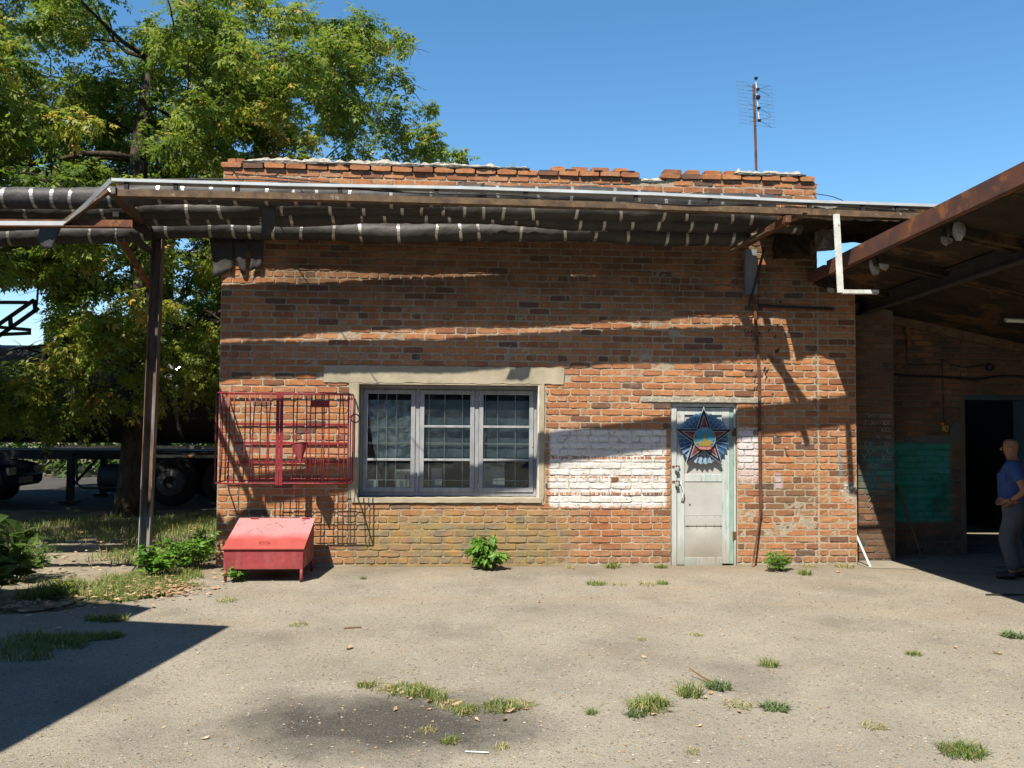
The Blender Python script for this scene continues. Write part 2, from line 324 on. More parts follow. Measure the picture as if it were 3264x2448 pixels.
def dirt(n):
    P = n.pos()
    c = n.ramp(n.noise(P, .9, 5, .62), [(.3, (.13, .1, .065)), (.5, (.22, .18, .125)), (.7, (.29, .25, .185))])
    c = n.mix(n.rng(n.noise(P, 40, 4, .75), .5, .66, 0, .55), c, (.09, .07, .045))
    c = n.mix(n.rng(n.noise(P, 1.7, 4, .6), .52, .62, 0, .6), c, (.07, .085, .03))
    vd = n.math('MULTIPLY', n.rng(n.vor(P, 30), .3, .2), n.rng(n.sep(n.vor(P, 30, 'Color'))[0], .75, .78))
    c = n.mix(vd, c, (.4, .3, .18))
    return {'color': c, 'bump': (n.math('ADD', n.noise(P, 60, 4, .7), n.noise(P, 8, 3)), .8, .02)}
MAT['dirt'] = mat('dirt', dirt, rough=.97, spec=.08)
simple('apron', (.3, .27, .215), (.22, .2, .16), 1.5, .5, .006, .95, .1, bscale=90, third=((.14, .12, .1), 2.2, .6))
simple('road', (.085, .08, .075), (.06, .058, .055), 1.2, .4, .006, .95, .1, bscale=90)

# ---------------------------------------------------------------- mesh helpers
UP = Vector((0, 0, 1))
class MB:
    def __init__(s): s.v = []; s.f = []; s.a = []
    def add(s, v, f, rnd=0.0):
        b = len(s.v); s.v += [tuple(x) for x in v]; s.f += [tuple(i+b for i in q) for q in f]; s.a += [rnd]*len(v); return s
    def box(s, x0, x1, y0, y1, z0, z1, rnd=0.0):
        return s.add([(x0, y0, z0), (x1, y0, z0), (x1, y1, z0), (x0, y1, z0), (x0, y0, z1), (x1, y0, z1), (x1, y1, z1), (x0, y1, z1)],
                     [(0, 3, 2, 1), (4, 5, 6, 7), (0, 1, 5, 4), (1, 2, 6, 5), (2, 3, 7, 6), (3, 0, 4, 7)], rnd)
    def bar(s, p, q, w, h, up=UP, roll=0.0):
        p = Vector(p); q = Vector(q); d = (q-p).normalized(); up = Vector(up)
        if abs(d.dot(up)) > .97: up = Vector((0, 1, 0))
        a = d.cross(up).normalized(); b = a.cross(d).normalized()
        if roll: a, b = a*math.cos(roll)+b*math.sin(roll), b*math.cos(roll)-a*math.sin(roll)
        v = []
        for c in (p, q):
            for i, j in ((-1, -1), (1, -1), (1, 1), (-1, 1)): v.append(c+a*(i*w/2)+b*(j*h/2))
        return s.add(v, [(0, 1, 2, 3), (7, 6, 5, 4), (0, 4, 5, 1), (1, 5, 6, 2), (2, 6, 7, 3), (3, 7, 4, 0)])
    def tube(s, pts, r, n=8, cap=True):
        pts = [Vector(p) for p in pts]; m = len(pts); v = []; prev = None
        for i, p in enumerate(pts):
            d = (pts[min(i+1, m-1)]-pts[max(i-1, 0)]).normalized()
            if prev is None:
                u = UP if abs(d.z) < .9 else Vector((0, 1, 0)); a = d.cross(u).normalized()
            else:
                a = (prev-d*prev.dot(d)).normalized()
            prev = a; b = d.cross(a)
            rr = r[i] if isinstance(r, (list, tuple)) else r
            for k in range(n):
                t = 2*math.pi*k/n; v.append(p+(a*math.cos(t)+b*math.sin(t))*rr)
        f = []
        for i in range(m-1):
            for k in range(n):
                f.append((i*n+k, i*n+(k+1) % n, (i+1)*n+(k+1) % n, (i+1)*n+k))
        if cap: f.append(tuple(range(n-1, -1, -1))); f.append(tuple((m-1)*n+k for k in range(n)))
        return s.add(v, f)
    def lathe(s, prof, mtx, n=16):
        v = []; m = len(prof); f = []
        for r, z in prof:
            for k in range(n):
                t = 2*math.pi*k/n; v.append(mtx @ Vector((r*math.cos(t), r*math.sin(t), z)))
        for i in range(m-1):
            for k in range(n): f.append((i*n+k, i*n+(k+1) % n, (i+1)*n+(k+1) % n, (i+1)*n+k))
        f.append(tuple(range(n-1, -1, -1))); f.append(tuple((m-1)*n+k for k in range(n)))
        return s.add(v, f)
    def prism(s, poly, y0, y1):          # polygon in XZ extruded along Y
        m = len(poly); v = [(x, y0, z) for x, z in poly]+[(x, y1, z) for x, z in poly]
        f = [tuple(range(m)), tuple(range(2*m-1, m-1, -1))]+[(i, i+m, (i+1) % m+m, (i+1) % m) for i in range(m)]
        return s.add(v, f)
    def mesh(s, name, m, smooth=False):
        me = bpy.data.meshes.new(name); me.from_pydata(s.v, [], s.f)
        if any(s.a):
            at = me.attributes.new('rnd', 'FLOAT', 'POINT'); at.data.foreach_set('value', s.a)
        me.materials.append(MAT[m] if isinstance(m, str) else m)
        if smooth: me.polygons.foreach_set('use_smooth', [True]*len(me.polygons))
        me.update(); return me
    def build(s, name, m, parent=None, smooth=False, bevel=0.0):
        o = bpy.data.objects.new(name, s.mesh(name, m, smooth)); COL.objects.link(o)
        if parent is not None: adopt(o, parent)
        if bevel:
            b = o.modifiers.new('bevel', 'BEVEL'); b.width = bevel; b.segments = 1; b.limit_method = 'ANGLE'
        return o
def adopt(o, parent):
    o.parent = parent
    if parent.type == 'EMPTY': o.matrix_parent_inverse = Matrix.Translation(-Vector(parent.location))
def tag(o, label, cat, group=None, kind=None):
    o['label'] = label; o['category'] = cat
    if group: o['group'] = group
    if kind: o['kind'] = kind
    return o
def thing(name, label, cat, loc=(0, 0, 0), group=None):
    o = bpy.data.objects.new(name, None); COL.objects.link(o); o.location = loc; o.empty_display_size = .2
    return tag(o, label, cat, group)
def struct(o, kind='structure'): o['kind'] = kind; return o
def nz(x, y=0.0, z=0.0): return noise.noise(Vector((x, y, z)))
def np_obj(name, V, F, m, rnd=None, parent=None, smooth=False):
    """V (n,3) float, F (m,k) int"""
    me = bpy.data.meshes.new(name); k = F.shape[1]
    me.vertices.add(len(V)); me.vertices.foreach_set('co', np.ascontiguousarray(V, np.float32).ravel())
    me.loops.add(F.size); me.loops.foreach_set('vertex_index', np.ascontiguousarray(F, np.int32).ravel())
    me.polygons.add(len(F)); me.polygons.foreach_set('loop_start', np.arange(0, F.size, k, dtype=np.int32))
    me.polygons.foreach_set('loop_total', np.full(len(F), k, np.int32))
    if smooth: me.polygons.foreach_set('use_smooth', np.ones(len(F), bool))
    me.update(calc_edges=True)
    if rnd is not None:
        at = me.attributes.new('rnd', 'FLOAT', 'POINT'); at.data.foreach_set('value', np.ascontiguousarray(rnd, np.float32))
    me.materials.append(MAT[m]); o = bpy.data.objects.new(name, me); COL.objects.link(o)
    if parent is not None: adopt(o, parent)
    return o
def text_mesh(body, size, m, mtx, name, parent=None, depth=.002, align='CENTER'):
    cu = bpy.data.curves.new(name, 'FONT'); cu.body = body; cu.size = size; cu.extrude = depth; cu.align_x = align; cu.align_y = 'CENTER'
    ob = bpy.data.objects.new(name+'_tmp', cu); COL.objects.link(ob)
    dg = bpy.context.evaluated_depsgraph_get()
    me = bpy.data.meshes.new_from_object(ob.evaluated_get(dg)); bpy.data.objects.remove(ob); bpy.data.curves.remove(cu)
    me.transform(mtx); me.materials.clear(); me.materials.append(MAT[m])
    o = bpy.data.objects.new(name, me); COL.objects.link(o)
    if parent is not None: adopt(o, parent)
    return o
FACE = Matrix.Rotation(math.pi/2, 4, 'X')      # text upright facing -Y

# ================================================================ GROUND
MB().add([(-300, -300, -.03), (300, -300, -.03), (300, 500, -.03), (-300, 500, -.03)], [(0, 1, 2, 3)]).build('ground', 'dirt')
struct(bpy.data.objects['ground'])
edge = [(.0, .02), (-.12, -.3), (-.02, -.62), (-.1, -1.0), (.12, -1.45), (-.05, -1.75), (-.45, -1.95), (-.75, -2.3), (-1.3, -2.5), (-2.2, -2.7), (-4, -2.6), (-9, -3), (-40, -3.5)]
pe = []
for (a, b), (c, d) in zip(edge[:-1], edge[1:]):
    k = max(2, int(min(30, math.hypot(c-a, d-b)/.12)))
    for i in range(k):
        t = i/k; x = a+(c-a)*t; y = b+(d-b)*t
        pe.append((x+.07*nz(x*4, y*4), y+.07*nz(x*4+9, y*4), -.002))
poly = pe+[(-40, -60, -.002), (60, -60, -.002), (60, .3, -.002), (8.2, .3, -.002), (7.66, .25, -.002), (7.66, .02, -.002)]
struct(MB().add(poly, [tuple(range(len(poly)))]).build('asphalt_yard', 'asphalt'))
struct(MB().add([(7.68, -.22, .003), (8.1, -.3, .003), (8.6, -.55, .003), (9.6, -.9, .003), (13, -1.5, .003), (13, 6, .003), (7.68, 6, .003)], [tuple(range(7))]).build('concrete_apron', 'apron'))
struct(MB().add([(-80, 6.6, -.024), (40, 6.6, -.024), (40, 16, -.024), (-80, 16, -.024)], [(0, 1, 2, 3)]).build('road', 'road'))
# trodden path patch of bleached dust
pp = []
for i in range(40):
    t = i/40*2*math.pi; x = -1.75+.75*math.cos(t)*(1+.2*nz(i*.5)); y = .35+2.6*math.sin(t); pp.append((x-.25*(y-.3)+.15*nz(y*2, x), y+.1*nz(x*3, y), -.016))
simple('path_dust', (.3, .265, .2), (.2, .17, .125), 3, .6, .01, .97, .05, bscale=60, third=((.36, .25, .14), 22, .62))
struct(MB().add(pp, [tuple(range(40))]).build('path', 'path_dust'))

# ================================================================ BRICK BUILDING
WX0, WX1, WZ0, WZ1 = 1.605, 3.757, .785, 2.155     # window opening
DX0, DX1, DZ1 = 5.352, 6.16, 1.95                  # door opening
XS, XE = 7.17, 7.645                               # seam, end of the pilaster
building = thing('brick_building', 'low brick workshop with one wide window, pale door and broken brick parapet', 'building', (3.6, .2, 0))

def brick_geo(L, H, seed, depth=.03, proud=.0072):
    r = random.Random(seed); c = .006+.009*r.random(); j = lambda a: (r.random()-.5)*2*a
    l, h = L/2, H/2
    pts = [(-l+c, h+j(.002)), (j(.05), h+j(.003)), (l-c*r.uniform(.6, 1.8), h+j(.002)), (l+j(.002), h-c*r.uniform(.6, 1.8)), (l+j(.002), -h+c), (l-c*r.uniform(.6, 2), -h+j(.002)),
           (j(.05), -h+j(.003)), (-l+c*r.uniform(.6, 2), -h+j(.002)), (-l+j(.002), -h+c), (-l+j(.002), h-c)]
    if r.random() < .16:                                   # chipped corner
        q = r.choice((2, 5, 7)); pts[q] = (pts[q][0]*.86, pts[q][1]*.9)
    n = len(pts); i2 = .0035
    v = [(x, depth, z) for x, z in pts]+[(x, -.001, z) for x, z in pts]
    v += [(x*(1-i2/l), -proud+j(.0025), z*(1-i2/h)) for x, z in pts]
    f = []
    for a in (0, n):
        for k in range(n): f.append((a+k, a+n+k, a+n+(k+1) % n, a+(k+1) % n))
    f.append(tuple(range(2*n, 3*n)))
    return v, f

def lay(x0, x1, z0, k0, k1, holes, hdr=6, pitch=.25, course=.08, skipfn=None):
    """bricks of a running bond with a header course every hdr: (xa, xb, z, full)"""
    out = []
    for k in range(k0, k1):
        z = z0+k*course; zm = z+course/2; p = pitch
        header = (k % hdr == 0)
        if header: p = pitch/2
        off = (k % 2)*p/2 if not header else p*.25
        xs = []; x = x0-off
        while x < x1: xs.append(x+random.uniform(-.006, .006)); x += p
        xs.append(x1); xs[0] = x0
        for a, b in zip(xs[:-1], xs[1:]):
            a = max(a, x0); b = min(b, x1)
            if b-a < .035: continue
            segs = [(a, b)]
            for hx0, hx1, hz0, hz1 in holes:
                if hz0 < zm < hz1:
                    ns = []
                    for s0, s1 in segs:
                        if hx0 > s0: ns.append((s0, min(s1, hx0)))
                        if hx1 < s1: ns.append((max(s0, hx1), s1))
                    segs = ns
            for s0, s1 in segs:
                if s1-s0 < .03: continue
                if skipfn and skipfn((s0+s1)/2, zm): continue
                out.append((s0, s1, z, (not header) and abs((s1-s0)-pitch) < .014))
    return out

JO, BH = .0155, .0645
HOLES = [(WX0-.085, WX1+.07, WZ0-.02, WZ1), (DX0, DX1, -.1, DZ1+.06), (4.985, 6.49, 1.955, 2.015)]
def plast(x, z): return 1.24 < x < 4.03 and 2.15 < z < 2.345 or (1.45 < x < 1.6 and 2.0 < z < 2.2)
bricks = lay(0, XS-.003, .03, 0, 58, HOLES, skipfn=lambda x, z: plast(x, z) or (5.0 < x < 5.28 and z > 4.6))
bricks += lay(XS+.004, XE, .03, 0, 42, [], hdr=99, pitch=.245)
# the 300 that show largest and unobstructed become parts of their own
camp = Vector((2.7635, -10.4267, 1.739))
def hidden(x, z):
    return z > 3.75 or (x < 1.62 and .98 < z < 2.05) or (.25 < x < 1.25 and z < .66) or z < .12
cand = sorted([b for b in bricks if b[3] and not hidden((b[0]+b[1])/2, b[2])], key=lambda b: (Vector(((b[0]+b[1])/2, 0, b[2]))-camp).length)
chosen = set(cand[:300])
VAR = []
for i in range(14):
    v, f = brick_geo(.25-JO, BH, 100+i); VAR.append(MB().add(v, f).mesh('brick', 'brick'))
def yoff(x, z): return .006*nz(x*.9, z*.9)+random.uniform(-.003, .003)
def put_bricks(blist, Y, parent, matname, shared, chosen, mass_name):
    mass = MB()
    for b in blist:
        xa, xb, z, full = b; cx = (xa+xb)/2; cz = z+.04; dy = yoff(cx, cz)
        if b in chosen:
            o = bpy.data.objects.new('brick', random.choice(shared)); COL.objects.link(o)
            o.location = (cx, Y+dy, cz); o.rotation_euler = (random.uniform(-.02, .02), random.uniform(-.008, .008)+(math.pi if random.random() < .5 else 0), random.uniform(-.01, .01))
            adopt(o, parent)
        else:
            v, f = brick_geo(max(.02, xb-xa-JO), BH, random.random())
            mass.add([(cx+p[0], Y+dy+p[1], cz+p[2]) for p in v], f, random.random()*.998+.001)
    if mass.v:
        o = mass.build(mass_name, matname, parent); o['kind'] = 'stuff'
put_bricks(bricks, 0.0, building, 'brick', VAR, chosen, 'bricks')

# corbelled coping course and the odd bricks on top of the parapet
cop = MB(); x = -.03
while x < 7.06:
    w = .25 if x < 6.3 else random.choice((.2, .235, .235))
    if not (4.98 < x+w/2 < 5.31):
        v, f = brick_geo(w-.012, .066, random.random(), .16, .036); dy = random.uniform(-.012, .012); dz = random.uniform(-.004, .004)
        cop.add([(x+w/2+p[0], p[1]+dy, 4.71+dz+p[2]) for p in v], f, random.random()*.7+.001)
    x += w
cop.build('coping_bricks', 'brick', building)['kind'] = 'stuff'
top = MB()
for x in list(np.arange(5.38, 6.25, .25))+list(np.arange(3.72, 4.95, .255))+[.09, .19]:
    if random.random() < .12: continue
    w = .1 if x < .3 else random.uniform(.17, .24)
    v, f = brick_geo(w, .06, random.random(), .12, .05)
    top.add([(x+p[0], p[1]+.06, 4.772+p[2]) for p in v], f, random.random()*.7)
top.build('top_bricks', 'brick', building)['kind'] = 'stuff'

def lump(x0, x1, y0, y1, z0, z1, seed, nx=None, amp=.02):
    """ragged mortar crust: a grid box with noisy top and edges"""
    L = x1-x0; nx = nx or max(6, int(L/.035)); ny = 6; m = MB(); v = []; f = []
    for j in range(ny+1):
        for i in range(nx+1):
            u = i/nx; w = j/ny; x = x0+L*u; y = y0+(y1-y0)*w
            e = min(1, 12*min(u, 1-u)+.15)*min(1, 4*min(w, 1-w)+.35)
            h = z0+(z1-z0)*max(.12, e*(.75+.5*nz(x*5+seed, y*6, seed)+.4*nz(x*23, y*23, seed)))
            v.append((x, y+amp*nz(x*9, seed, y*9), h))
    b0 = len(v); nn = nx+1
    for j in (0, ny):
        for i in range(nn): q = v[j*nn+i]; v.append((q[0], q[1]+(.012 if j == 0 else -.012), z0-.004))
    for j in range(ny):
        for i in range(nx): f.append((j*nn+i, j*nn+i+1, (j+1)*nn+i+1, (j+1)*nn+i))
    for i in range(nx):
        f.append((b0+i, b0+i+1, i+1, i)); f.append((ny*nn+i, ny*nn+i+1, b0+nn+i+1, b0+nn+i))
    return m.add(v, f)
for i, (a, b, h) in enumerate(((.22, 1.3, .085), (1.25, 2.35, .08), (2.28, 3.25, .075), (3.15, 3.62, .06), (4.05, 4.18, .025), (4.4, 4.5, .02), (4.72, 4.9, .022), (6.12, 7.02, .085))):
    lump(a, b, -.05, .3, 4.745, 4.745+h, i*3.1).build('mortar_crust', 'concrete', building)
lump(4.98, 5.32, -.02, .28, 4.63, 4.7, 77).build('mortar_crust', 'concrete', building)

# mortar face: a fine sheet, uneven, that the bricks stand in
cell = .028
gx = np.arange(0, XE+1e-6, XE/round(XE/cell)); gz = np.arange(0, 4.70, cell)
GX, GZ = np.meshgrid(gx, gz); n1 = np.array([[nz(x*9, z*9)*.005+nz(x*31, z*31)*.006-.001 for x in gx] for z in gz])
V = np.stack([GX, n1+.0005, GZ], -1).reshape(-1, 3); nxg = len(gx)
keep = []
for j in range(len(gz)-1):
    for i in range(nxg-1):
        cx = (gx[i]+gx[i+1])/2; cz = (gz[j]+gz[j+1])/2
        if WX0 < cx < WX1 and WZ0 < cz < WZ1: continue
        if DX0 < cx < DX1 and cz < DZ1: continue
        if cx > XS and cz > 3.4: continue
        if 5.0 < cx < 5.3 and cz > 4.62: continue
        a = j*nxg+i; keep.append((a, a+1, a+nxg+1, a+nxg))
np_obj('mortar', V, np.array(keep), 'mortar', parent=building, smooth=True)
# wall body behind the face (real thickness, openings left free)
wb = MB()
for x0, x1, z0, z1 in ((0, WX0, 0, 4.69), (WX1, DX0, 0, 4.69), (DX1, XS, 0, 4.69), (WX0, WX1, 0, WZ0), (WX0, WX1, WZ1, 4.69), (DX0, DX1, DZ1, 4.69)):
    wb.box(x0, x1, .012, .36, z0 if z0 else -.2, z1-(.08 if x0 == WX1 else 0))
wb.box(XS+.001, XE-.004, .013, .42, -.2, 3.4)
wb.build('wall_body', 'mortar', building)
MB().box(.002, .35, .361, 6.2, -.2, 4.5).box(XS-.36, XS-.004, .361, 6.2, -.2, 4.5).box(.351, XS-.361, 5.85, 6.2, -.2, 4.5).build('side_walls', 'sidebrick', building)
MB().box(.352, XS-.362, .362, 5.848, 4.2, 4.4).build('roof_slab', 'crumbled', building)
MB().box(.352, XS-.362, .362, 5.848, .3, .45).build('floor_slab', 'dim_room', building)
for i in range(8):                                                  # damp plastered inner faces
    pass
MB().box(.353, XS-.363, 3.2, 3.3, .45, 4.19).build('inner_wall', 'dim_room', building)

def ragged(x0, x1, z0, z1, y0, y1, step=.05, amp=.012, sd=0.0):
    p = []
    def run(ax, az, bx, bz):
        k = max(2, int(math.hypot(bx-ax, bz-az)/step))
        for i in range(k):
            t = i/k; x = ax+(bx-ax)*t; z = az+(bz-az)*t; p.append((x+amp*nz(x*11+sd, z*11), z+amp*nz(x*11, z*11+sd)))
    run(x0, z0, x1, z0); run(x1, z0, x1, z1); run(x1, z1, x0, z1); run(x0, z1, x0, z0)
    return MB().prism(p, y0, y1)
pl = ragged(1.21, 4.05, WZ1+.004, 2.36, -.017, .012, .06, .016, 3)
pl.build('plaster_lintel', 'plaster', building)
ragged(1.505, WX0+.002, .8, WZ1+.003, -.0155, .012, .06, .012, 5).build('plaster_margin', 'plaster', building)
ragged(WX1-.002, 3.815, .72, WZ1+.003, -.0155, .012, .06, .014, 9).build('plaster_margin', 'plaster', building)
rv = MB().box(WX0-.0, WX0+.014, -.012, .3, WZ0+.02, WZ1-.014).box(WX0, WX1, -.012, .3, WZ1-.014, WZ1+.002)
rv.build('reveal', 'plaster', building)
MB().box(WX1-.016, WX1+.0, -.012, .3, WZ0+.02, WZ1-.0145).build('reveal', 'whitewash', building)
sill = ragged(WX0-.05, WX1+.03, WZ0-.035, WZ0+.019, -.03, .3, .05, .006, 41)
sill.build('window_sill', 'plaster', building)
MB().box(4.985, 6.492, -.02, .2, 1.957, 2.012).build('door_lintel', 'concrete', building, bevel=.004)

# ---------------------------------------------------------------- window
win = MB(); FY = .165
fx0, fx1, fz0, fz1 = WX0+.016, WX1-.018, WZ0+.024, WZ1-.016
ft = .05
win.box(fx0, fx1, FY, FY+.07, fz1-ft, fz1).box(fx0, fx1, FY, FY+.07, fz0, fz0+ft).box(fx0, fx0+ft*.7, FY+.001, FY+.069, fz0+ft, fz1-ft).box(fx1-ft*.7, fx1, FY+.001, FY+.069, fz0+ft, fz1-ft)
mull = (2.305, 3.015)
for mx in mull: win.box(mx-.025, mx+.025, FY+.001, FY+.069, fz0+ft, fz1-ft)
window = win.build('window', 'window_paint', building, bevel=.004)
spans = [(fx0+.037, mull[0]-.027), (mull[0]+.027, mull[1]-.027), (mull[1]+.027, fx1-.037)]
for si, (a, b) in enumerate(spans):
    s = MB(); y0, y1 = FY-.014, FY+.03; z0, z1 = fz0+.03+.02, fz1-.055; t = .052
    tilt = (-.004, .003, .002)[si]
    s.box(a, b, y0, y1, z1-t, z1).box(a, b, y0, y1, z0, z0+t*1.05).box(a, a+t, y0+.0005, y1-.0005, z0+t*1.05, z1-t).box(b-t, b, y0+.0005, y1-.0005, z0+t*1.05, z1-t)
    zb = [1.245] if si == 0 else [1.245, 1.645]
    for z in zb: s.box(a+t, b-t, y0+.002, y1-.002, z-.014, z+.014)
    s.build('sash', 'window_paint', window, bevel=.003)
    ed = [z0+t*1.05]+[v for z in zb for v in (z-.014, z+.014)]+[z1-t]
    for i in range(0, len(ed), 2):
        MB().box(a+t-.004, b-t+.004, FY+.006, FY+.0095, ed[i]-.004, ed[i+1]+.004).build('pane', 'glass', window)
# latches and hinges
h = MB()
for x, z in ((2.325, 1.98), (2.29, 1.08), (3.04, 1.99), (3.04, .93), (3.69, 1.44)): h.box(x-.006, x+.006, FY-.022, FY-.012, z-.035, z+.035)
h.build('window_latches', 'lockmetal', window)
# light welded grid behind the glass
g = MB()
for x in (1.83, 1.93, 2.05, 2.44, 2.63, 2.84, 3.12, 3.27, 3.48): g.tube([(x+random.uniform(-.01, .01), .194, .84), (x, .194, 2.1)], .0045, 6)
for z in (1.63, 1.45, 1.43, 1.0): g.tube([(1.64, .2, z), (3.72, .2, z+random.uniform(-.01, .01))], .0045, 6)
g.build('inner_grid', 'palepaint', window)
# things seen through the panes
MB().box(.36, XS-.37, .262, 1.0, .786, .825).box(.5, .56, .5, .9, .45, .78).box(6.3, 6.36, .5, .9, .45, .78).build('workbench', 'wood')
tag(bpy.data.objects['workbench'], 'long wooden bench inside, under the wide window', 'bench')
def film(name, x0, x1, z0, z1, y, amp, m, label, skew=0.0):
    nx, nzz = 26, 18; v = []; f = []
    for j in range(nzz+1):
        for i in range(nx+1):
            u = i/nx; w = j/nzz; x = x0+(x1-x0)*u+skew*(1-w)*(1-u); z = z0+(z1-z0)*w
            v.append((x, y+amp*(nz(x*7, z*5)+.6*nz(x*19, z*16)), z))
    for j in range(nzz):
        for i in range(nx): a = j*(nx+1)+i; f.append((a, a+1, a+nx+2, a+nx+1))
    o = MB().add(v, f).build(name, m, smooth=False); s = o.modifiers.new('thick', 'SOLIDIFY'); s.thickness = .002
    return tag(o, label, 'curtain')
def filmfn(n):
    P = n.pos()
    return {'color': n.mix(n.rng(n.noise(P, 9, 4), .4, .7), (.14, .19, .22), (.5, .55, .57)), 'rough': .2}
MAT['film'] = mat('plastic_film', filmfn, spec=.7)
def cloth(n):
    P = n.pos(); return {'color': n.mix(n.rng(n.noise(P, 2, 3), .35, .65), (.13, .18, .21), (.21, .27, .295))}
MAT['greycloth'] = mat('grey_curtain', cloth, rough=.9)
film('plastic_sheet', 1.68, 2.27, 1.245, 1.96, .232, .022, 'film', 'crumpled clear plastic sheet behind the left window sash', .12)
film('curtain', 2.33, 2.98, 1.27, 1.97, .232, .01, 'greycloth', 'grey curtain hanging behind the middle window sash')
film('curtain', 3.02, 3.72, 1.27, 1.96, .232, .01, 'greycloth', 'grey curtain hanging behind the right window sash')
bx = thing('carton', 'white printed carton with bold lettering and yellow stripe behind window', 'carton', (2.15, .35, .826))
MB().box(2.045, 2.265, .3, .42, .826, 1.12).build('carton_body', 'cardwhite', bx, bevel=.003)
MB().box(2.06, 2.25, .2965, .299, 1.052, 1.062).build('stripe', 'yellow', bx)
text_mesh('KARCHER', .048, 'ink', Matrix.Translation((2.158, .2975, 1.085)) @ FACE, 'lettering', bx, .001)
pic = MB()
for x, z, w, hh in ((2.12, .9, .03, .12), (2.17, .92, .025, .17), (2.21, .9, .02, .2)): pic.box(x-w/2, x+w/2, .2968, .299, z-.04, z-.04+hh)
pic.build('picture', 'greymetal', bx)
wz = thing('pressure_washer', 'yellow and black pressure washer beside white carton behind window', 'washer', (2.43, .35, .826))
MB().add(*(lambda p: (p, [(0, 1, 2, 3), (7, 6, 5, 4), (0, 4, 5, 1), (1, 5, 6, 2), (2, 6, 7, 3), (3, 7, 4, 0)]))(
    [(2.375, .3, .85), (2.46, .3, .85), (2.46, .42, .85), (2.375, .42, .85), (2.385, .32, .99), (2.445, .32, .99), (2.445, .4, .99), (2.385, .4, .99)])).build('housing', 'yellow', wz, bevel=.008)
MB().tube([(2.39, .33, .98), (2.392, .33, 1.08), (2.4, .33, 1.105), (2.43, .33, 1.105), (2.44, .33, 1.08), (2.44, .33, .98)], .007, 6).build('handle', 'blackplastic', wz)
for y in (.29, .43): MB().lathe([(.03, 0), (.03, .015)], Matrix.Translation((2.39, y, .857)) @ Matrix.Rotation(math.pi/2, 4, 'X'), 12).build('wheel', 'blackplastic', wz)
tag(MB().box(2.47, 2.6, .4, .415, .826, 1.135).build('panel_board', 'cardwhite', bevel=.002), 'small white board standing behind the middle window sash', 'board')
tag(MB().box(3.08, 3.37, .4, .42, .826, 1.2).box(3.1, 3.35, .394, .399, .86, 1.17).build('panel_board', 'whitewash', bevel=.002), 'wide off-white panel leaning behind the right window sash', 'board')
tag(MB().box(1.7, 1.83, .28, .38, .826, .99).tube([(1.72, .28, .9), (1.7, .27, .87), (1.71, .28, .84)], .006, 6).build('jug', 'whiteplastic', bevel=.02), 'pale plastic jug behind the lower left window corner', 'jug')
for i in range(5):
    a = Vector((3.36+.06*i, .3+.012*i, .86+.012*i)); o = MB().bar(a, a+Vector((.12, .05, .05-.02*(i % 3))), .04, .025).build('wood_offcut', 'wood_pale')
    tag(o, 'short sawn wood offcut piled behind the lower right pane', 'wood offcut', 'wood offcuts inside the window')

# ---------------------------------------------------------------- door
def dx(p): return 5.365+(p-100)*.00136
def dz(p): return 1.90-(p-120)*.001345
fr = MB().box(DX0+.004, dx(150)-.004, .03, .12, -.02, 1.945).box(dx(665), DX1-.004, .03, .12, -.02, 1.945).box(dx(150)-.004, dx(665), .03, .12, 1.905, 1.945)
door = fr.build('door', 'door_paint', building, bevel=.003)
MB().box(DX0+.001, DX1-.001, .028, .125, 1.9455, 1.9495).box(DX0+.0005, DX0+.0035, .02, .125, -.02, 1.945).box(DX1-.0035, DX1-.0005, .02, .125, -.02, 1.945).build('frame_edge', 'wood', door)
Y0 = .05
MB().box(dx(153), dx(222), Y0, Y0+.045, .0, 1.9).build('stile', 'door_paint', door, bevel=.003)
MB().box(dx(562), dx(629), Y0, Y0+.045, .012, 1.9).build('stile', 'door_paint', door, bevel=.003)
MB().box(dx(631), dx(662), Y0+.005, Y0+.04, .01, 1.9).build('edge_board', 'greentrim', door)
for a, b in ((124, 190), (722, 790), (1465, 1552)):
    MB().box(dx(222)+.001, dx(562)-.001, Y0+.001, Y0+.044, dz(b), dz(a)).build('rail', 'door_paint', door, bevel=.003)
MB().box(dx(222), dx(562), Y0+.02, Y0+.03, dz(722), dz(190)).build('door_panel', 'door_sheet', door)
MB().box(dx(224), dx(561), Y0+.004, Y0+.02, dz(1094), dz(796)).build('door_panel', 'door_sheet', door)
MB().box(dx(224), dx(561), Y0-.002, Y0+.003, dz(1184), dz(1096)).build('door_panel', 'door_sheet', door)
pv = []; pf = []
for j in range(9):
    for i in range(9):
        u = i/8; w = j/8; b = math.sin(math.pi*u)*math.sin(math.pi*w)
        pv.append((dx(224)+u*(dx(561)-dx(224)), Y0+.008-.02*b*(1+.4*nz(u*3, w*3)), dz(1464)+w*(dz(1186)-dz(1464))))
for j in range(8):
    for i in range(8): a = j*9+i; pf.append((a, a+1, a+10, a+9))
MB().add(pv, pf).build('door_panel', 'door_sheet', door, smooth=True)
nails = MB()
for p in (250, 330, 410, 490, 545):
    for q in (1105, 1175, 1195): nails.box(dx(p)-.003, dx(p)+.003, Y0-.005, Y0-.001, dz(q)-.003, dz(q)+.003)
nails.box(dx(262), dx(275), Y0-.002, Y0+.0035, dz(1000), dz(988)).build('nail_heads', 'rust', door)
MB().tube([(dx(183), Y0-.002, dz(800)), (dx(190), Y0-.035, dz(825)), (dx(205), Y0-.045, dz(880)), (dx(196), Y0-.04, dz(930)), (dx(190), Y0-.002, dz(965))], .008, 8).box(dx(178), dx(196), Y0-.004, Y0, dz(815), dz(790)).box(dx(182), dx(204), Y0-.004, Y0, dz(975), dz(955)).build('handle', 'palepaint', door, smooth=False)
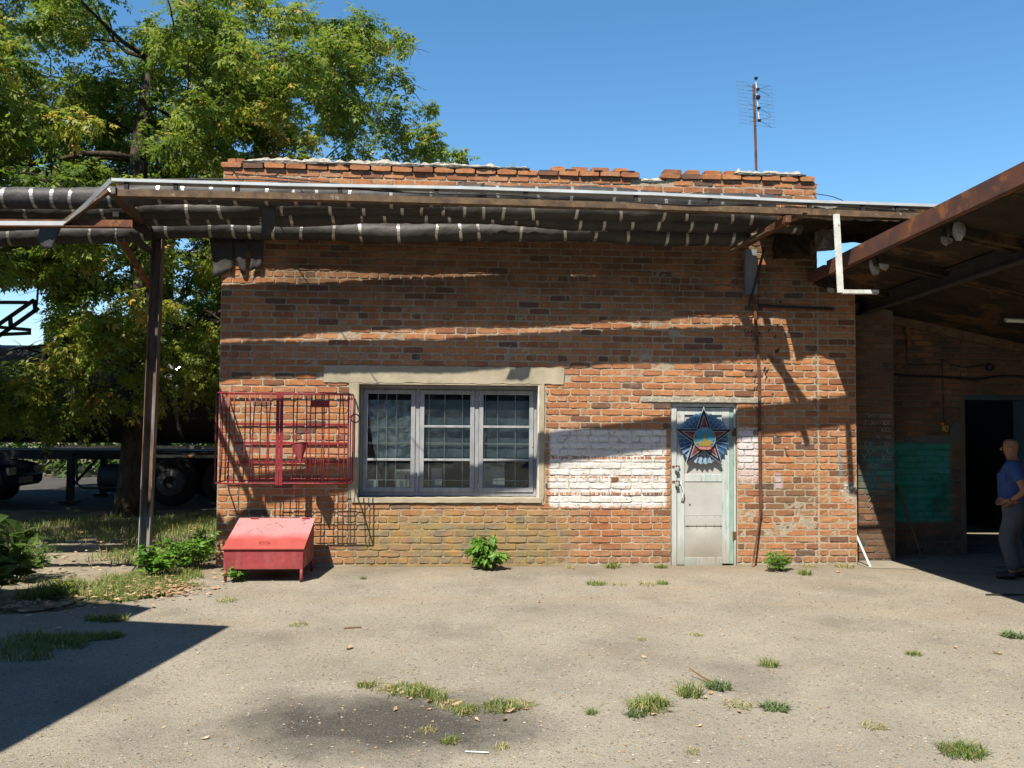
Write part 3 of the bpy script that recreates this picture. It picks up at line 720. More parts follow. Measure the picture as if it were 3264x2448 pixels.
for z in (655, 790): MB().box(dx(105), dx(175), Y0-.026, Y0-.02, dz(z+9), dz(z-9)).build('hasp', 'rust', door)
for z in (.35, 1.6): MB().box(dx(655), dx(680), Y0-.022, Y0-.0, z-.05, z+.05).build('hinge', 'rust', door)
for lab, x, z, w in (('upper grey padlock on the hasp of the pale door', 142, 660, .052), ('lower shiny padlock on the door, above its handle', 143, 795, .044)):
    pk = thing('padlock', lab, 'padlock', (dx(x), Y0-.045, dz(z)))
    MB().box(dx(x)-w/2, dx(x)+w/2, Y0-.058, Y0-.03, dz(z)-.045, dz(z)).build('lock_body', 'lockmetal', pk, bevel=.006)
    MB().tube([(dx(x)-w*.3, Y0-.044, dz(z)-.002), (dx(x)-w*.3, Y0-.044, dz(z)+.02), (dx(x)-w*.15, Y0-.044, dz(z)+.034), (dx(x)+w*.15, Y0-.044, dz(z)+.034), (dx(x)+w*.3, Y0-.044, dz(z)+.02), (dx(x)+w*.3, Y0-.044, dz(z)-.002)], .005, 6).build('shackle', 'lockmetal', pk)

# ---------------------------------------------------------------- star badge on the door
SX, SZ, SY = 5.752, 1.522, .012
star = thing('star_badge', 'blue fan badge with five-pointed star, hung on the pale door', 'badge', (SX, SY, SZ))
def pol(r, a, y): return (SX+r*math.sin(a), y, SZ+r*math.cos(a))
fan = MB(); NP = 60; v = []; f = []
for k in range(NP):
    a = 2*math.pi*k/NP; rg = k % 2
    v += [pol(.11, a, SY+.012), pol((.314 if rg else .298)+.003*nz(k*1.7), a, SY+(-.004 if rg else .012))]
for k in range(NP): a = 2*k; b = 2*((k+1) % NP); f.append((a, a+1, b+1, b))
fo = fan.add(v, f).build('fan', 'starblue', star); s = fo.modifiers.new('thick', 'SOLIDIFY'); s.thickness = .004
def fanfn(n):
    P = n.pos(); o = n.sep(P)
    x = n.math('SUBTRACT', o[0], SX); z = n.math('SUBTRACT', o[2], SZ)
    r = n.math('SQRT', n.math('ADD', n.math('MULTIPLY', x, x), n.math('MULTIPLY', z, z)))
    up = n.rng(z, -.05, .1)
    c = n.mix(n.math('MULTIPLY', n.rng(r, .18, .31), n.math('ADD', n.math('MULTIPLY', up, .7), .15)), (.018, .075, .2), (.13, .33, .52))
    c = n.mix(n.math('MULTIPLY', n.rng(z, -.12, -.2), n.rng(n.math('ABSOLUTE', x), .2, .13)), c, (.2, .3, .4))
    return {'color': n.mix(n.rng(n.noise(P, 30, 4), .55, .8, 0, .5), c, (.03, .06, .12))}
fo.data.materials[0] = mat('fan_paint', fanfn, rough=.5, spec=.3)
rl = MB()
for k in range(1, NP, 2):
    a = 2*math.pi*k/NP
    if math.cos(5*a) > .8: continue
    rl.bar(pol(.17, a, SY-.0005), pol(.312, a, SY-.006), .0035, .003)
rl.build('ridge_lines', 'starwhite', star)
dots = MB()
for k in range(0, NP, 2):
    a = 2*math.pi*(k+.5)/NP
    if math.cos(5*a) > .55: continue
    for r in (.265, .215): dots.lathe([(.0095, 0), (.0095, .002)], Matrix.Translation(pol(r, a, SY+.001)) @ Matrix.Rotation(math.pi/2, 4, 'X'), 8)
dots.build('dots', 'dot', star)
def starpts(R, r): return [((R if k % 2 == 0 else r)*math.sin(math.pi*k/5), (R if k % 2 == 0 else r)*math.cos(math.pi*k/5)) for k in range(10)]
def sprism(R, r, y0, y1): return MB().prism([(SX+x, SZ+z) for x, z in starpts(R, r)], y0, y1)
sprism(.388, .15, SY-.016, SY-.008).build('star_outline', 'starwhite', star)
sprism(.366, .141, SY-.02, SY-.015).build('star', 'starnavy', star)
sprism(.29, .112, SY-.023, SY-.019).build('inner_outline', 'starwhite', star)
fv = [pol(0, 0, SY-.045)]; fv += [(SX+x, SY-.024, SZ+z) for x, z in starpts(.272, .104)]
for i in range(10):
    MB().add([fv[0], fv[1+i], fv[1+(i+1) % 10]], [(0, 1, 2)]).build('facet', 'starred' if i % 2 else 'stardark', star)
Tm = lambda y: Matrix.Translation((SX, y, SZ)) @ Matrix.Rotation(math.pi/2, 4, 'X')
MB().lathe([(.136, 0), (.136, .006)], Tm(SY-.044), 40).build('medallion_rim', 'starwhite', star)
MB().lathe([(.131, 0), (.131, .008)], Tm(SY-.0443), 40).build('medallion', 'discblue', star)
tw = MB(); ty0, ty1 = SY-.056, SY-.0525
tw.prism([(SX-.03, SZ-.09), (SX+.03, SZ-.09), (SX+.022, SZ-.01), (SX+.012, SZ+.0), (SX+.01, SZ+.045), (SX, SZ+.085), (SX-.01, SZ+.045), (SX-.012, SZ), (SX-.022, SZ-.01)], ty0, ty1)
tw.prism([(SX-.075, SZ-.088), (SX-.031, SZ-.09), (SX-.031, SZ-.03), (SX-.045, SZ-.02), (SX-.06, SZ-.045), (SX-.075, SZ-.04)], ty0, ty1)
tw.prism([(SX+.031, SZ-.09), (SX+.075, SZ-.088), (SX+.075, SZ-.02), (SX+.05, SZ-.01), (SX+.04, SZ-.03), (SX+.031, SZ-.03)], ty0, ty1)
tw.build('tower', 'gold', star)
for sg in (-1, 1):
    for i in range(9):
        a = sg*math.radians(176-i*13); r = .108; c = Vector(pol(r, a, SY-.0545)); t = Vector((math.cos(a), 0, -math.sin(a)))*-sg; out = Vector((math.sin(a), 0, math.cos(a)))
        q = [c-t*.004, c+t*.012+out*.012, c+t*.026+out*.004, c+t*.012-out*.01]
        MB().add([tuple(p+Vector((0, d, 0))) for d in (-.0005, .0015) for p in q], [(0, 1, 2, 3), (7, 6, 5, 4), (0, 4, 5, 1), (1, 5, 6, 2), (2, 6, 7, 3), (3, 7, 4, 0)]).build('leaf', 'darkgold' if i % 2 else 'gold', star)
rp = [(SX+x, SZ+z) for x, z in ((-.085, -.115), (-.04, -.135), (.04, -.135), (.085, -.115), (.075, -.075), (.035, -.096), (-.035, -.096), (-.075, -.075))]
MB().prism(rp, SY-.062, SY-.057).build('ribbon', 'ribbon', star)
text_mesh('ПОБЕДА', .034, 'ribbonink', Matrix.Translation((SX, SY-.0628, SZ-.116)) @ FACE, 'lettering', star, .0006)
text_mesh('СССР', .026, 'ribbonink', Matrix.Translation((SX, SY-.0535, SZ+.106)) @ FACE, 'lettering', star, .0006)
text_mesh('02', .075, 'numberink', Matrix.Translation((6.395, -.014, 1.594)) @ FACE, 'number', building, .002)

# ================================================================ RIGHT WING under the canopy
wing = thing('covered_wing', 'dark recessed brick wing with green painted patch and open doorway, under canopy', 'building', (9.4, .6, 0))
S1Y, S2Y = .3, .72
def under(x): return 3.42-.2*(x-7.05)
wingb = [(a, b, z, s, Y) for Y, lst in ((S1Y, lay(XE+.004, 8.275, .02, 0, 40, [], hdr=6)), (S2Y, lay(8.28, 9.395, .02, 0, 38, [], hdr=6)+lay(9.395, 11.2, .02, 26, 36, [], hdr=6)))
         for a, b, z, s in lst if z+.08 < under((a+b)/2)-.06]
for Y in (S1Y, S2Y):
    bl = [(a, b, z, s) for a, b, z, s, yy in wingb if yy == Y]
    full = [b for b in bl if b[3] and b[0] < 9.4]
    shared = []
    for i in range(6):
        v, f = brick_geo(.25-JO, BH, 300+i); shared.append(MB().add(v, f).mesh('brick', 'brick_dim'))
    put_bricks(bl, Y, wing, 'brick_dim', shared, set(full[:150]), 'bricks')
def wallsheet(x0, x1, y, z1a, z1b, hole=None):
    m = MB(); n = 40
    for i in range(n):
        a = x0+(x1-x0)*i/n; b = x0+(x1-x0)*(i+1)/n; za = z1a+(z1b-z1a)*i/n; zb = z1a+(z1b-z1a)*(i+1)/n
        z0 = -.1
        if hole and hole[0] <= (a+b)/2 <= hole[1]: z0 = hole[2]
        m.add([(a, y, z0), (b, y, z0), (b, y, zb), (a, y, za), (a, y+.3, z0), (b, y+.3, z0), (b, y+.3, zb), (a, y+.3, za)], [(0, 1, 2, 3), (7, 6, 5, 4), (0, 4, 5, 1), (3, 2, 6, 7)])
    return m
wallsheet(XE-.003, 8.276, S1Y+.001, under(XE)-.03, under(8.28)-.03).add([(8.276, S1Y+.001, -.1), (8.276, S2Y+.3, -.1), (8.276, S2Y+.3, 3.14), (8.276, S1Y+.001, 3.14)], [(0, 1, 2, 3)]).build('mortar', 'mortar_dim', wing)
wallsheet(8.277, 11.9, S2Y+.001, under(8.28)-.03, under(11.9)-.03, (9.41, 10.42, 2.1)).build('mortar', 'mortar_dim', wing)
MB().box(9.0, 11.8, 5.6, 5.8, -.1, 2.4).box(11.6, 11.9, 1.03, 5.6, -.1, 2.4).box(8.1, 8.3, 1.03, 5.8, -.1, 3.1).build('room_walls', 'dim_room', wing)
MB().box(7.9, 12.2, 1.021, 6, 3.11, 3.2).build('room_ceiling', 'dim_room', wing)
ent = MB().box(9.412, 9.47, S2Y+.02, S2Y+.12, .0, 2.04).box(9.412, 10.42, S2Y+.02, S2Y+.12, 2.04, 2.098)
doorway = ent.build('doorway', 'bluegreydoor', wing)
MB().box(10.13, 10.18, S2Y-.55, S2Y+.02, .03, 2.03).box(10.125, 10.13, S2Y-.5, S2Y-.1, .3, .9).box(10.125, 10.13, S2Y-.5, S2Y-.1, 1.1, 1.8).build('door_leaf', 'bluegreydoor', doorway)
MB().box(9.41, 10.42, S2Y-.05, S2Y+.3, .005, .03).build('threshold', 'cement', doorway)
def strokes(*ss):
    m = MB()
    for x0, z0, x1, z1 in ss: m.bar((x0, S1Y-.016, z0), (x1, S1Y-.016, z1), .004, .007, up=(0, 1, 0))
    m.build('chalk_mark', 'chalk', wing)
def cross(x, z, w, h): strokes((x-w/2, z-h/2, x+w/2, z+h/2), (x-w/2, z+h/2, x+w/2, z-h/2))
cz0 = 1.815
for row, items in enumerate((((7.97, .09, .05), (8.1, .035, .05), (8.145, .04, .05), (8.19, .04, .05), (8.225, .035, .05)), ((8.0, .06, .055), (8.14, .03, .05), (8.19, .04, .05)), ((8.12, .04, .055), (8.165, .035, .06), (8.21, .045, .05)),
                             ((8.06, .05, .055), (8.17, .04, .05), (8.21, .04, .05)), ((7.89, .04, .07), (7.95, .05, .06), (8.16, .035, .05), (8.2, .035, .05)), ((7.93, .05, .07), (8.0, .05, .05), (8.18, .03, .05)), ((7.88, .05, .09), (8.13, .04, .055), (8.18, .04, .06), (8.22, .035, .05)), ((7.95, .06, .05), (8.03, .05, .04)))):
    for x, w, h in items: cross(x, cz0-row*.088, w, h)
strokes((7.88, 1.755, 7.93, 1.755), (7.905, 1.755, 7.895, 1.705))
cross(7.96, .78, .06, .06); cross(7.97, .68, .05, .06)
cem = MB().prism([(9.24, 1.5), (9.385, 1.48), (9.387, 1.72), (9.3, 1.74), (9.25, 1.66)], S2Y-.018, S2Y+.0)
cem.build('cement_patch', 'cement', wing)
MB().prism([(8.62, 1.475), (9.28, 1.475), (9.27, 1.56), (8.95, 1.57), (8.64, 1.54)], S2Y-.0165, S2Y).build('cement_patch', 'cement', wing)

def cable(name, pts, r, label, cat='cable', sag=0.0, m='cable', sub=8):
    P = [Vector(p) for p in pts]; out = []
    for i in range(len(P)-1):
        p0 = P[max(i-1, 0)]; p1 = P[i]; p2 = P[i+1]; p3 = P[min(i+2, len(P)-1)]
        for k in range(sub):
            t = k/sub
            out.append(.5*((2*p1)+(p2-p0)*t+(2*p0-5*p1+4*p2-p3)*t*t+(3*p1-p0-3*p2+p3)*t**3))
    out.append(P[-1])
    return tag(MB().tube(out, r, 6).build(name, m, smooth=True), label, cat)
cable('cable', [(8.29, S2Y-.03, 2.4), (8.6, S2Y-.04, 2.34), (9.1, S2Y-.03, 2.33), (9.6, S2Y-.04, 2.3), (10.0, S2Y-.03, 2.35), (11, S2Y-.03, 2.32)], .016, 'thick black cable sagging along the dark wall above the doorway')
cable('cable', [(8.66, S2Y-.025, 2.72), (8.67, S2Y-.025, 2.52), (8.72, S2Y-.025, 2.49), (9.0, S2Y-.02, 2.5), (9.14, S2Y-.025, 2.5)], .005, 'thin wire running along the dark wall from a pale conduit')
cable('cable', [(9.15, S2Y-.025, 2.56), (9.3, S2Y-.03, 2.49), (9.5, S2Y-.03, 2.46), (9.7, S2Y-.03, 2.5)], .006, 'thin wire looping over the dark doorway corner')
sw = thing('light_switch', 'yellow wall switch with wire drop beside the dark doorway', 'switch', (9.165, S2Y-.03, 1.66))
MB().box(9.125, 9.205, S2Y-.05, S2Y-.012, 1.62, 1.7).build('switch_box', 'switchyellow', sw, bevel=.006)
MB().box(9.165, 9.18, S2Y-.056, S2Y-.05, 1.64, 1.68).build('toggle', 'blackplastic', sw)
MB().box(9.11, 9.155, S2Y-.04, S2Y-.012, 1.705, 1.735).build('cap', 'switchorange', sw, bevel=.004)
MB().tube([(9.155, S2Y-.022, 1.73), (9.15, S2Y-.022, 2.1), (9.145, S2Y-.022, 2.56)], .005, 6).build('wire_drop', 'cable', sw)
tag(MB().bar((8.66, S2Y-.04, 2.98), (8.69, S2Y-.04, 2.72), .05, .03).build('conduit', 'wood'), 'short pale conduit stub high on the dark wall', 'conduit')
tag(MB().lathe([(.03, 0), (.05, .02), (.05, .07), (.03, .09)], Matrix.Translation((9.75, S2Y-.09, 2.42)), 10).build('lamp_holder', 'blackplastic'), 'small dark lamp holder on the wall above the doorway', 'lamp holder')
tag(MB().tube([(8.5, S2Y-.05, .92), (8.6, S2Y-.2, .43), (8.67, S2Y-.34, .004)], .012, 8).build('stick', 'wood'), 'thin wooden stick leaning beside the green painted patch', 'stick')
tag(MB().bar((7.66, .06, .36), (7.74, -.14, .0), .026, .01).build('plastic_strip', 'whiteplastic'), 'narrow white strip leaning at the foot of the brick corner', 'strip')

# ---------------------------------------------------------------- canopy
can = thing('canopy', 'rusty-edged concrete canopy sloping out over the dark doorway', 'canopy', (9.5, -2.5, 3))
RISE = .034
def cz(x, y): return under(x)-RISE*y
def cslab(x0, x1, y0, y1, t0, t1, m):
    v = []
    for t in (t0, t1):
        for x, y in ((x0, y0), (x1, y0), (x1, y1), (x0, y1)): v.append((x, y, cz(x, y)+t))
    return m.add(v, [(0, 3, 2, 1), (4, 5, 6, 7), (0, 1, 5, 4), (1, 2, 6, 5), (2, 3, 7, 6), (3, 0, 4, 7)])
ys = [1.0, -.35, -1.6, -2.85, -4.1, -5.4]
for a, b in zip(ys[:-1], ys[1:]):
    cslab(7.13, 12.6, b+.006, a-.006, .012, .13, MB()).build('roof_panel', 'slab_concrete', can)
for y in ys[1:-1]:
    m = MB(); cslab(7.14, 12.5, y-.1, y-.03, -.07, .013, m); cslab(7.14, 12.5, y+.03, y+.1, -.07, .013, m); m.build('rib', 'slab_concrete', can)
eb = MB()
for x0, x1, z0, z1 in ((7.05, 7.065, 0, .165), (7.0655, 7.125, .15, .165), (7.0655, 7.125, 0, .012)):
    eb.add([(x, y, cz(7.05, y)+z) for y in (-.55, -5.5) for x, z in ((x0, z0), (x1, z0), (x1, z1), (x0, z1))], [(0, 1, 2, 3), (7, 6, 5, 4), (0, 4, 5, 1), (1, 5, 6, 2), (2, 6, 7, 3), (3, 7, 4, 0)])
eb.build('edge_beam', 'rustbeam', can)
MB().add([(x, y, cz(7.05, y)+z) for y in (.3, -.46) for x, z in ((7.052, .02), (7.12, .02), (7.12, .14), (7.052, .14))], [(0, 1, 2, 3), (7, 6, 5, 4), (0, 4, 5, 1), (1, 5, 6, 2), (2, 6, 7, 3), (3, 7, 4, 0)]).build('edge_beam', 'rustbeam', can)
def ibeam(x, y0, y1, name, m='darksteel'):
    b = MB()
    for w, t0, t1 in ((.11, -.17, -.155), (.012, -.155, -.012), (.11, -.012, .0)):
        b.add([(x+s*w/2, y, cz(x, y)+t) for y in (y0, y1) for s, t in ((-1, t0), (1, t0), (1, t1), (-1, t1))], [(0, 1, 2, 3), (7, 6, 5, 4), (0, 4, 5, 1), (1, 5, 6, 2), (2, 6, 7, 3), (3, 7, 4, 0)])
    return b.build(name, m, can)
ibeam(7.85, .75, -5.4, 'cross_beam'); ibeam(10.6, .75, -5.4, 'cross_beam')
bb = MB()
bb.add([(x, y, cz(x, y)+t) for x in (8.28, 12) for y, t in ((.62, -.1), (.715, -.1), (.715, .01), (.62, .01))], [(0, 1, 2, 3), (7, 6, 5, 4), (0, 4, 5, 1), (1, 5, 6, 2), (2, 6, 7, 3), (3, 7, 4, 0)])
bb.build('wall_beam', 'brownsteel', can)
for x, y in ((7.2, -1.42), (7.2, -1.62), (7.2, -2.78), (7.2, -2.98), (7.22, -.28)):
    b = bmesh.new(); bmesh.ops.create_icosphere(b, subdivisions=2, radius=.06)
    for v in b.verts: v.co = Vector((v.co.x*.9, v.co.y*.75, v.co.z*1.5))*(1+.5*nz(v.co.x*16+x*9, v.co.y*16+y*9, v.co.z*16)); v.co += Vector((x, y, cz(x, y)-.045))
    me = bpy.data.meshes.new('concrete_lump'); b.to_mesh(me); b.free(); me.materials.append(MAT['crumbled']); o = bpy.data.objects.new('concrete_lump', me); COL.objects.link(o); adopt(o, can)
for y in (-5.2,):
    MB().box(7.8, 7.92, y-.06, y+.06, 0, cz(7.85, y)-.17).build('post', 'rust', can); MB().box(12.2, 12.32, y-.06, y+.06, 0, cz(12.25, y)).build('post', 'rust', can)
ft = thing('fluorescent_tube', 'pale tube with open end under the canopy at the right edge', 'tube', (9.2, -1.5, 2.8))
tb = MB().tube([(8.585, -1.5, 2.83), (9.8, -1.46, 2.8)], .0225, 16, cap=False); tb.tube([(9.8, -1.46, 2.8), (8.586, -1.5, 2.83)], .019, 16, cap=False)
tb.build('tube_body', 'tubewhite', ft, smooth=True)
MB().tube([(9.5, -1.47, 2.82), (9.5, -1.47, cz(9.5, -1.47))], .004, 6).tube([(9.78, -1.46, 2.82), (9.78, -1.46, cz(9.78, -1.46))], .004, 6).build('hanger_wire', 'cable', ft)
# crumbling roof edge of the wing behind the pipe rail
def roughbox(x0, x1, y0, y1, z0, z1, s, amp, seed):
    b = bmesh.new(); nx, ny, nzz = (max(1, int((x1-x0)/s)), max(1, int((y1-y0)/s)), max(1, int((z1-z0)/s)))
    bmesh.ops.create_cube(b, size=1); 
    for v in b.verts: v.co = Vector((x0+(v.co.x+.5)*(x1-x0), y0+(v.co.y+.5)*(y1-y0), z0+(v.co.z+.5)*(z1-z0)))
    for ax, n in ((0, nx), (1, ny), (2, nzz)):
        lo = (x0, y0, z0)[ax]; hi = (x1, y1, z1)[ax]
        for i in range(1, n):
            co = [0, 0, 0]; co[ax] = lo+(hi-lo)*i/n; no = [0, 0, 0]; no[ax] = 1
            bmesh.ops.bisect_plane(b, geom=b.verts[:]+b.edges[:]+b.faces[:], plane_co=co, plane_no=no)
    for v in b.verts:
        p = v.co*1.0; v.co += Vector((nz(p.x*6+seed, p.y*6, p.z*6), nz(p.x*6, p.y*6+seed, p.z*6), nz(p.x*6, p.y*6, p.z*6+seed)))*amp+Vector((nz(p.x*21, p.y*21+seed, p.z*21),)*3)*amp*.5
    me = bpy.data.meshes.new('m'); b.to_mesh(me); b.free(); return me
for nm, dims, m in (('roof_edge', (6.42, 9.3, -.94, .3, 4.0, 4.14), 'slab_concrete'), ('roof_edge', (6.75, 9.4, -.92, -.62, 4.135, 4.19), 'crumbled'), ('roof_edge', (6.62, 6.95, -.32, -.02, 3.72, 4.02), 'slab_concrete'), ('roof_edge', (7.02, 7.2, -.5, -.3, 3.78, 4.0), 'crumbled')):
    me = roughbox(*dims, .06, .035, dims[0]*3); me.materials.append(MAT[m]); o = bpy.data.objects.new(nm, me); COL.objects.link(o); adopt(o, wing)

# ================================================================ INSULATED PIPES
def interp(pl, X):
    for a, b in zip(pl[:-1], pl[1:]):
        if X <= b[0]: t = (X-a[0])/(b[0]-a[0]); return tuple(a[i]+(b[i]-a[i])*t for i in range(3))
    return pl[-1]
def pipe(line, R, x0, x1, label, seed, strapgap=.36, flaps=()):
    t = thing('insulated_pipe', label, 'pipe', (x0, line[0][1], line[0][2]), 'felt-wrapped pipes over the yard')
    rr = random.Random(seed); xs = []; x = x0+.1
    while x < x1-.05: xs.append(x); x += strapgap*rr.uniform(.5, 1.5)
    n = 22; step = .035; m = int((x1-x0)/step); V = []; F = []
    for i in range(m+1):
        X = x0+(x1-x0)*i/m; c = interp(line, X)
        ds = min(abs(X-s) for s in xs); pinch = 1-.055*math.exp(-(ds/.03)**2)
        sag = .018*math.sin(X*1.7+seed)+.01*math.sin(X*4.1+seed*2)
        for k in range(n):
            a = 2*math.pi*k/n
            w = pinch*(1+.06*nz(X*2.2, math.cos(a)*1.2+seed, math.sin(a)*1.2)+.085*nz(X*11+a*1.5, math.cos(a)*1.8, seed+math.sin(a)*1.8)*min(1, ds/.07))
            V.append((X, c[1]+R*w*math.cos(a), c[2]+sag+R*w*math.sin(a)))
    for i in range(m):
        for k in range(n): F.append((i*n+k, i*n+(k+1) % n, (i+1)*n+(k+1) % n, (i+1)*n+k))
    F2 = np.array(F); o = np_obj('wrapping', np.array(V), F2, 'felt', parent=t, smooth=True)
    MB().add(V[:n], [tuple(range(n))]).add(V[-n:], [tuple(range(n-1, -1, -1))]).build('end_face', 'felt', t)
    for s in xs:
        c = interp(line, s); sag = .018*math.sin(s*1.7+seed)+.01*math.sin(s*4.1+seed*2); sk = rr.uniform(-.02, .02); w = .017; v = []; f = []
        for k in range(20):
            a = 2*math.pi*k/20
            for ww, rad in ((-w, .955), (-w, .985), (w, .985), (w, .955)):
                v.append((s+ww+sk*math.sin(a), c[1]+R*rad*math.cos(a), c[2]+sag+R*rad*math.sin(a)))
        for k in range(20):
            for q in range(4):
                a = 4*k+q; b = 4*k+(q+1) % 4; a2 = 4*((k+1) % 20)+q; b2 = 4*((k+1) % 20)+(q+1) % 4; f.append((a, a2, b2, b))
        MB().add(v, f).build('strap', 'strap', t)
    return t
A = [(-9, -1.16, 3.85), (-1.9, -1.1, 4.0), (-.41, -1.055, 4.064), (2.3, -1.025, 4.141), (3.99, -.985, 4.16), (5.72, -.925, 4.165), (7, -.895, 4.16)]
Bp = [(-9, -.87, 3.75), (-2.15, -.77, 3.92), (-.28, -.725, 4.022), (2.46, -.68, 4.103), (4.16, -.628, 4.111), (5.9, -.572, 4.104), (7, -.555, 4.1)]
Cp = [(-9, -.66, 3.75), (-2.2, -.6, 3.88), (.22, -.56, 3.998), (2.54, -.535, 4.056), (4.25, -.48, 4.054), (6, -.42, 4.046), (7, -.4, 4.04)]
Dp = [(-9, -.15, 3.6), (-2.44, -.14, 3.8), (-.53, -.138, 3.9), (.44, -.138, 3.917), (3.24, -.168, 3.947), (5.54, -.178, 3.96), (7, -.18, 3.96)]
pA = pipe(A, .114, -8, 6.28, 'topmost black felt-wrapped pipe, its pale straps showing between the rails', 1.3, .33)
pB = pipe(Bp, .108, -8, 6.75, 'second felt-wrapped pipe down, shaded behind the topmost one', 5.1, .36)
pC = pipe(Cp, .116, -8, 6.8, 'third felt-wrapped pipe down, in deep shade above the sunlit one', 9.7, .37)
pD = pipe(Dp, .118, -8, 6.24, 'lowest felt-wrapped pipe, sunlit along the brick wall', 13.9, .34)
def flap(parent, pts, seed, th=.004):
    """torn felt strip: list of (left, right) point pairs going down"""
    v = []; f = []; nU = 5; rows = []
    P = []
    for (a, b), (c, d) in zip(pts[:-1], pts[1:]):
        for k in range(3):
            t = k/3; P.append((Vector(a).lerp(Vector(c), t), Vector(b).lerp(Vector(d), t)))
    P.append((Vector(pts[-1][0]), Vector(pts[-1][1])))
    for i, (l, r) in enumerate(P):
        for j in range(nU+1):
            p = l.lerp(r, j/nU); e = (.035*nz(j*1.3, seed, 4) if i == len(P)-1 else 0)
            v.append((p.x+.012*nz(i*.8, j*.7, seed), p.y+.02*nz(p.x*7+seed, p.z*5, j*.5), p.z+e))
    for i in range(len(P)-1):
        for j in range(nU): a = i*(nU+1)+j; f.append((a, a+1, a+nU+2, a+nU+1))
    o = MB().add(v, f).build('torn_flap', 'felt', parent, smooth=True); s = o.modifiers.new('thick', 'SOLIDIFY'); s.thickness = th
flap(pD, [((-.13, -.07, 3.84), (.14, -.07, 3.84)), ((-.1, -.05, 3.6), (.15, -.05, 3.6)), ((-.08, -.045, 3.36), (.13, -.045, 3.46))], 3)
flap(pD, [((.13, -.08, 3.84), (.32, -.08, 3.84)), ((.16, -.06, 3.62), (.3, -.06, 3.6)), ((.24, -.05, 3.42), (.29, -.05, 3.41))], 8)
flap(pD, [((.28, -.09, 3.84), (.5, -.09, 3.84)), ((.36, -.07, 3.64), (.49, -.06, 3.66)), ((.33, -.055, 3.44), (.48, -.055, 3.5))], 12)
flap(pA, [((.64, -1.02, 4.02), (.83, -1.0, 4.03)), ((.66, -.98, 3.9), (.82, -.98, 3.9)), ((.66, -.93, 3.8), (.8, -.93, 3.8)), ((.64, -.9, 3.68), (.75, -.9, 3.71))], 21)
flap(pA, [((2.78, -1.17, 4.2), (3.05, -1.17, 4.26)), ((2.72, -1.2, 4.1), (3.0, -1.2, 4.12)), ((2.7, -1.16, 4.03), (2.98, -1.16, 4.05))], 27)
flap(pB, [((-1.62, -.95, 3.8), (-1.4, -.95, 3.8)), ((-1.66, -.96, 3.6), (-1.46, -.96, 3.62)), ((-1.6, -.96, 3.5), (-1.5, -.96, 3.49))], 31)

# ================================================================ PIPE RACK (post, rail, tray)
rack = thing('pipe_rack', 'rusty steel pipe rack with tall post and long rail in front of brick wall', 'pipe rack', (-.75, -.13, 0))
po = MB()
def vpost(m, x0, x1, y0, y1, z0, z1, lean=.07):
    m.add([(x0, y0, z0), (x1, y0, z0), (x1, y1, z0), (x0, y1, z0), (x0+lean, y0, z1), (x1+lean, y0, z1), (x1+lean, y1, z1), (x0+lean, y1, z1)], [(0, 3, 2, 1), (4, 5, 6, 7), (0, 1, 5, 4), (1, 2, 6, 5), (2, 3, 7, 6), (3, 0, 4, 7)])
vpost(po, -.81, -.702, -.11, -.1, -.05, 3.85); vpost(po, -.818, -.81, -.2, -.1, -.05, 3.85); vpost(po, -.702, -.694, -.2, -.1, -.05, 3.85)
def postfn(n):
    P = n.pos()
    c = n.mix(n.rng(n.noise(n.scalev(P, (1, 1, .3)), 9, 4), .35, .65), (.085, .05, .035), (.2, .15, .115))
    c = n.mix(n.math('MULTIPLY', n.rng(n.noise(n.scalev(P, (1, 1, .2)), 5, 3), .45, .6), n.rng(n.sep(P)[2], 2.0, 1.2)), c, (.38, .42, .41))
    return {'color': c, 'bump': (n.noise(P, 70, 4), .4, .003)}
MAT['post'] = mat('post_paint', postfn, rough=.8)
po.build('post', 'post', rack)
def angle(p, q, w, name, m, t=.008, up=UP):
    p = Vector(p); q = Vector(q); b = MB(); d = (q-p).normalized(); a = d.cross(Vector(up)).normalized(); c = a.cross(d).normalized()
    b.bar(p+c*(w/2), q+c*(w/2), t, w, up); b.bar(p+a*(w/2+t/2)*-1, q+a*(w/2+t/2)*-1, w, t, up)
    return b.build(name, m, rack)
TR = [(-.53, -1.952, 3.988), (1.007, -1.837, 4.012), (2.811, -1.702, 4.06), (4.725, -1.558, 4.081), (6.237, -1.445, 4.077), (8.3, -1.29, 4.095)]
RL = [(-.47, -1.947, 3.884), (1.009, -1.837, 3.918), (2.812, -1.702, 3.945), (4.725, -1.558, 3.968), (6.237, -1.445, 3.98), (8.3, -1.29, 3.985)]
for i, (p, q) in enumerate(zip(RL[:-1], RL[1:])):
    p = Vector(p)-Vector((0, 0, .05)); q = Vector(q)-Vector((0, 0, .05)); m = MB()
    m.bar(p+Vector((0, 0, .032)), q+Vector((0, 0, .032)), .008, .064); m.bar(p+Vector((0, .055, .004)), q+Vector((0, .055, .004)), .1, .008); m.bar(p+Vector((0, .055, .06)), q+Vector((0, .055, .06)), .1, .008)
    m.build('rail', 'brownsteel', rack)
for p, q in zip(TR[:-1], TR[1:]):
    p = Vector(p); q = Vector(q); m = MB(); dz_ = Vector((0, 0, random.uniform(-.004, .004)))
    m.bar(p+dz_, q+dz_, .004, .03); m.bar(p+dz_+Vector((0, .062, -.013)), q+dz_+Vector((0, .062, -.013)), .12, .003); m.bar(p+dz_+Vector((0, .124, 0)), q+dz_+Vector((0, .124, 0)), .004, .03)
    m.build('tray', 'tray', rack)
for X in (-.4, .05, .62, 1.6, 2.55, 3.45, 4.6, 5.4, 6.5, 7.1, 7.5):
    a = interp(RL, X); b = interp(TR, X); MB().box(X-.02, X+.02, a[1]+.012, a[1]+.045, a[2]+.014, b[2]-.014).build('spacer', 'darksteel', rack)
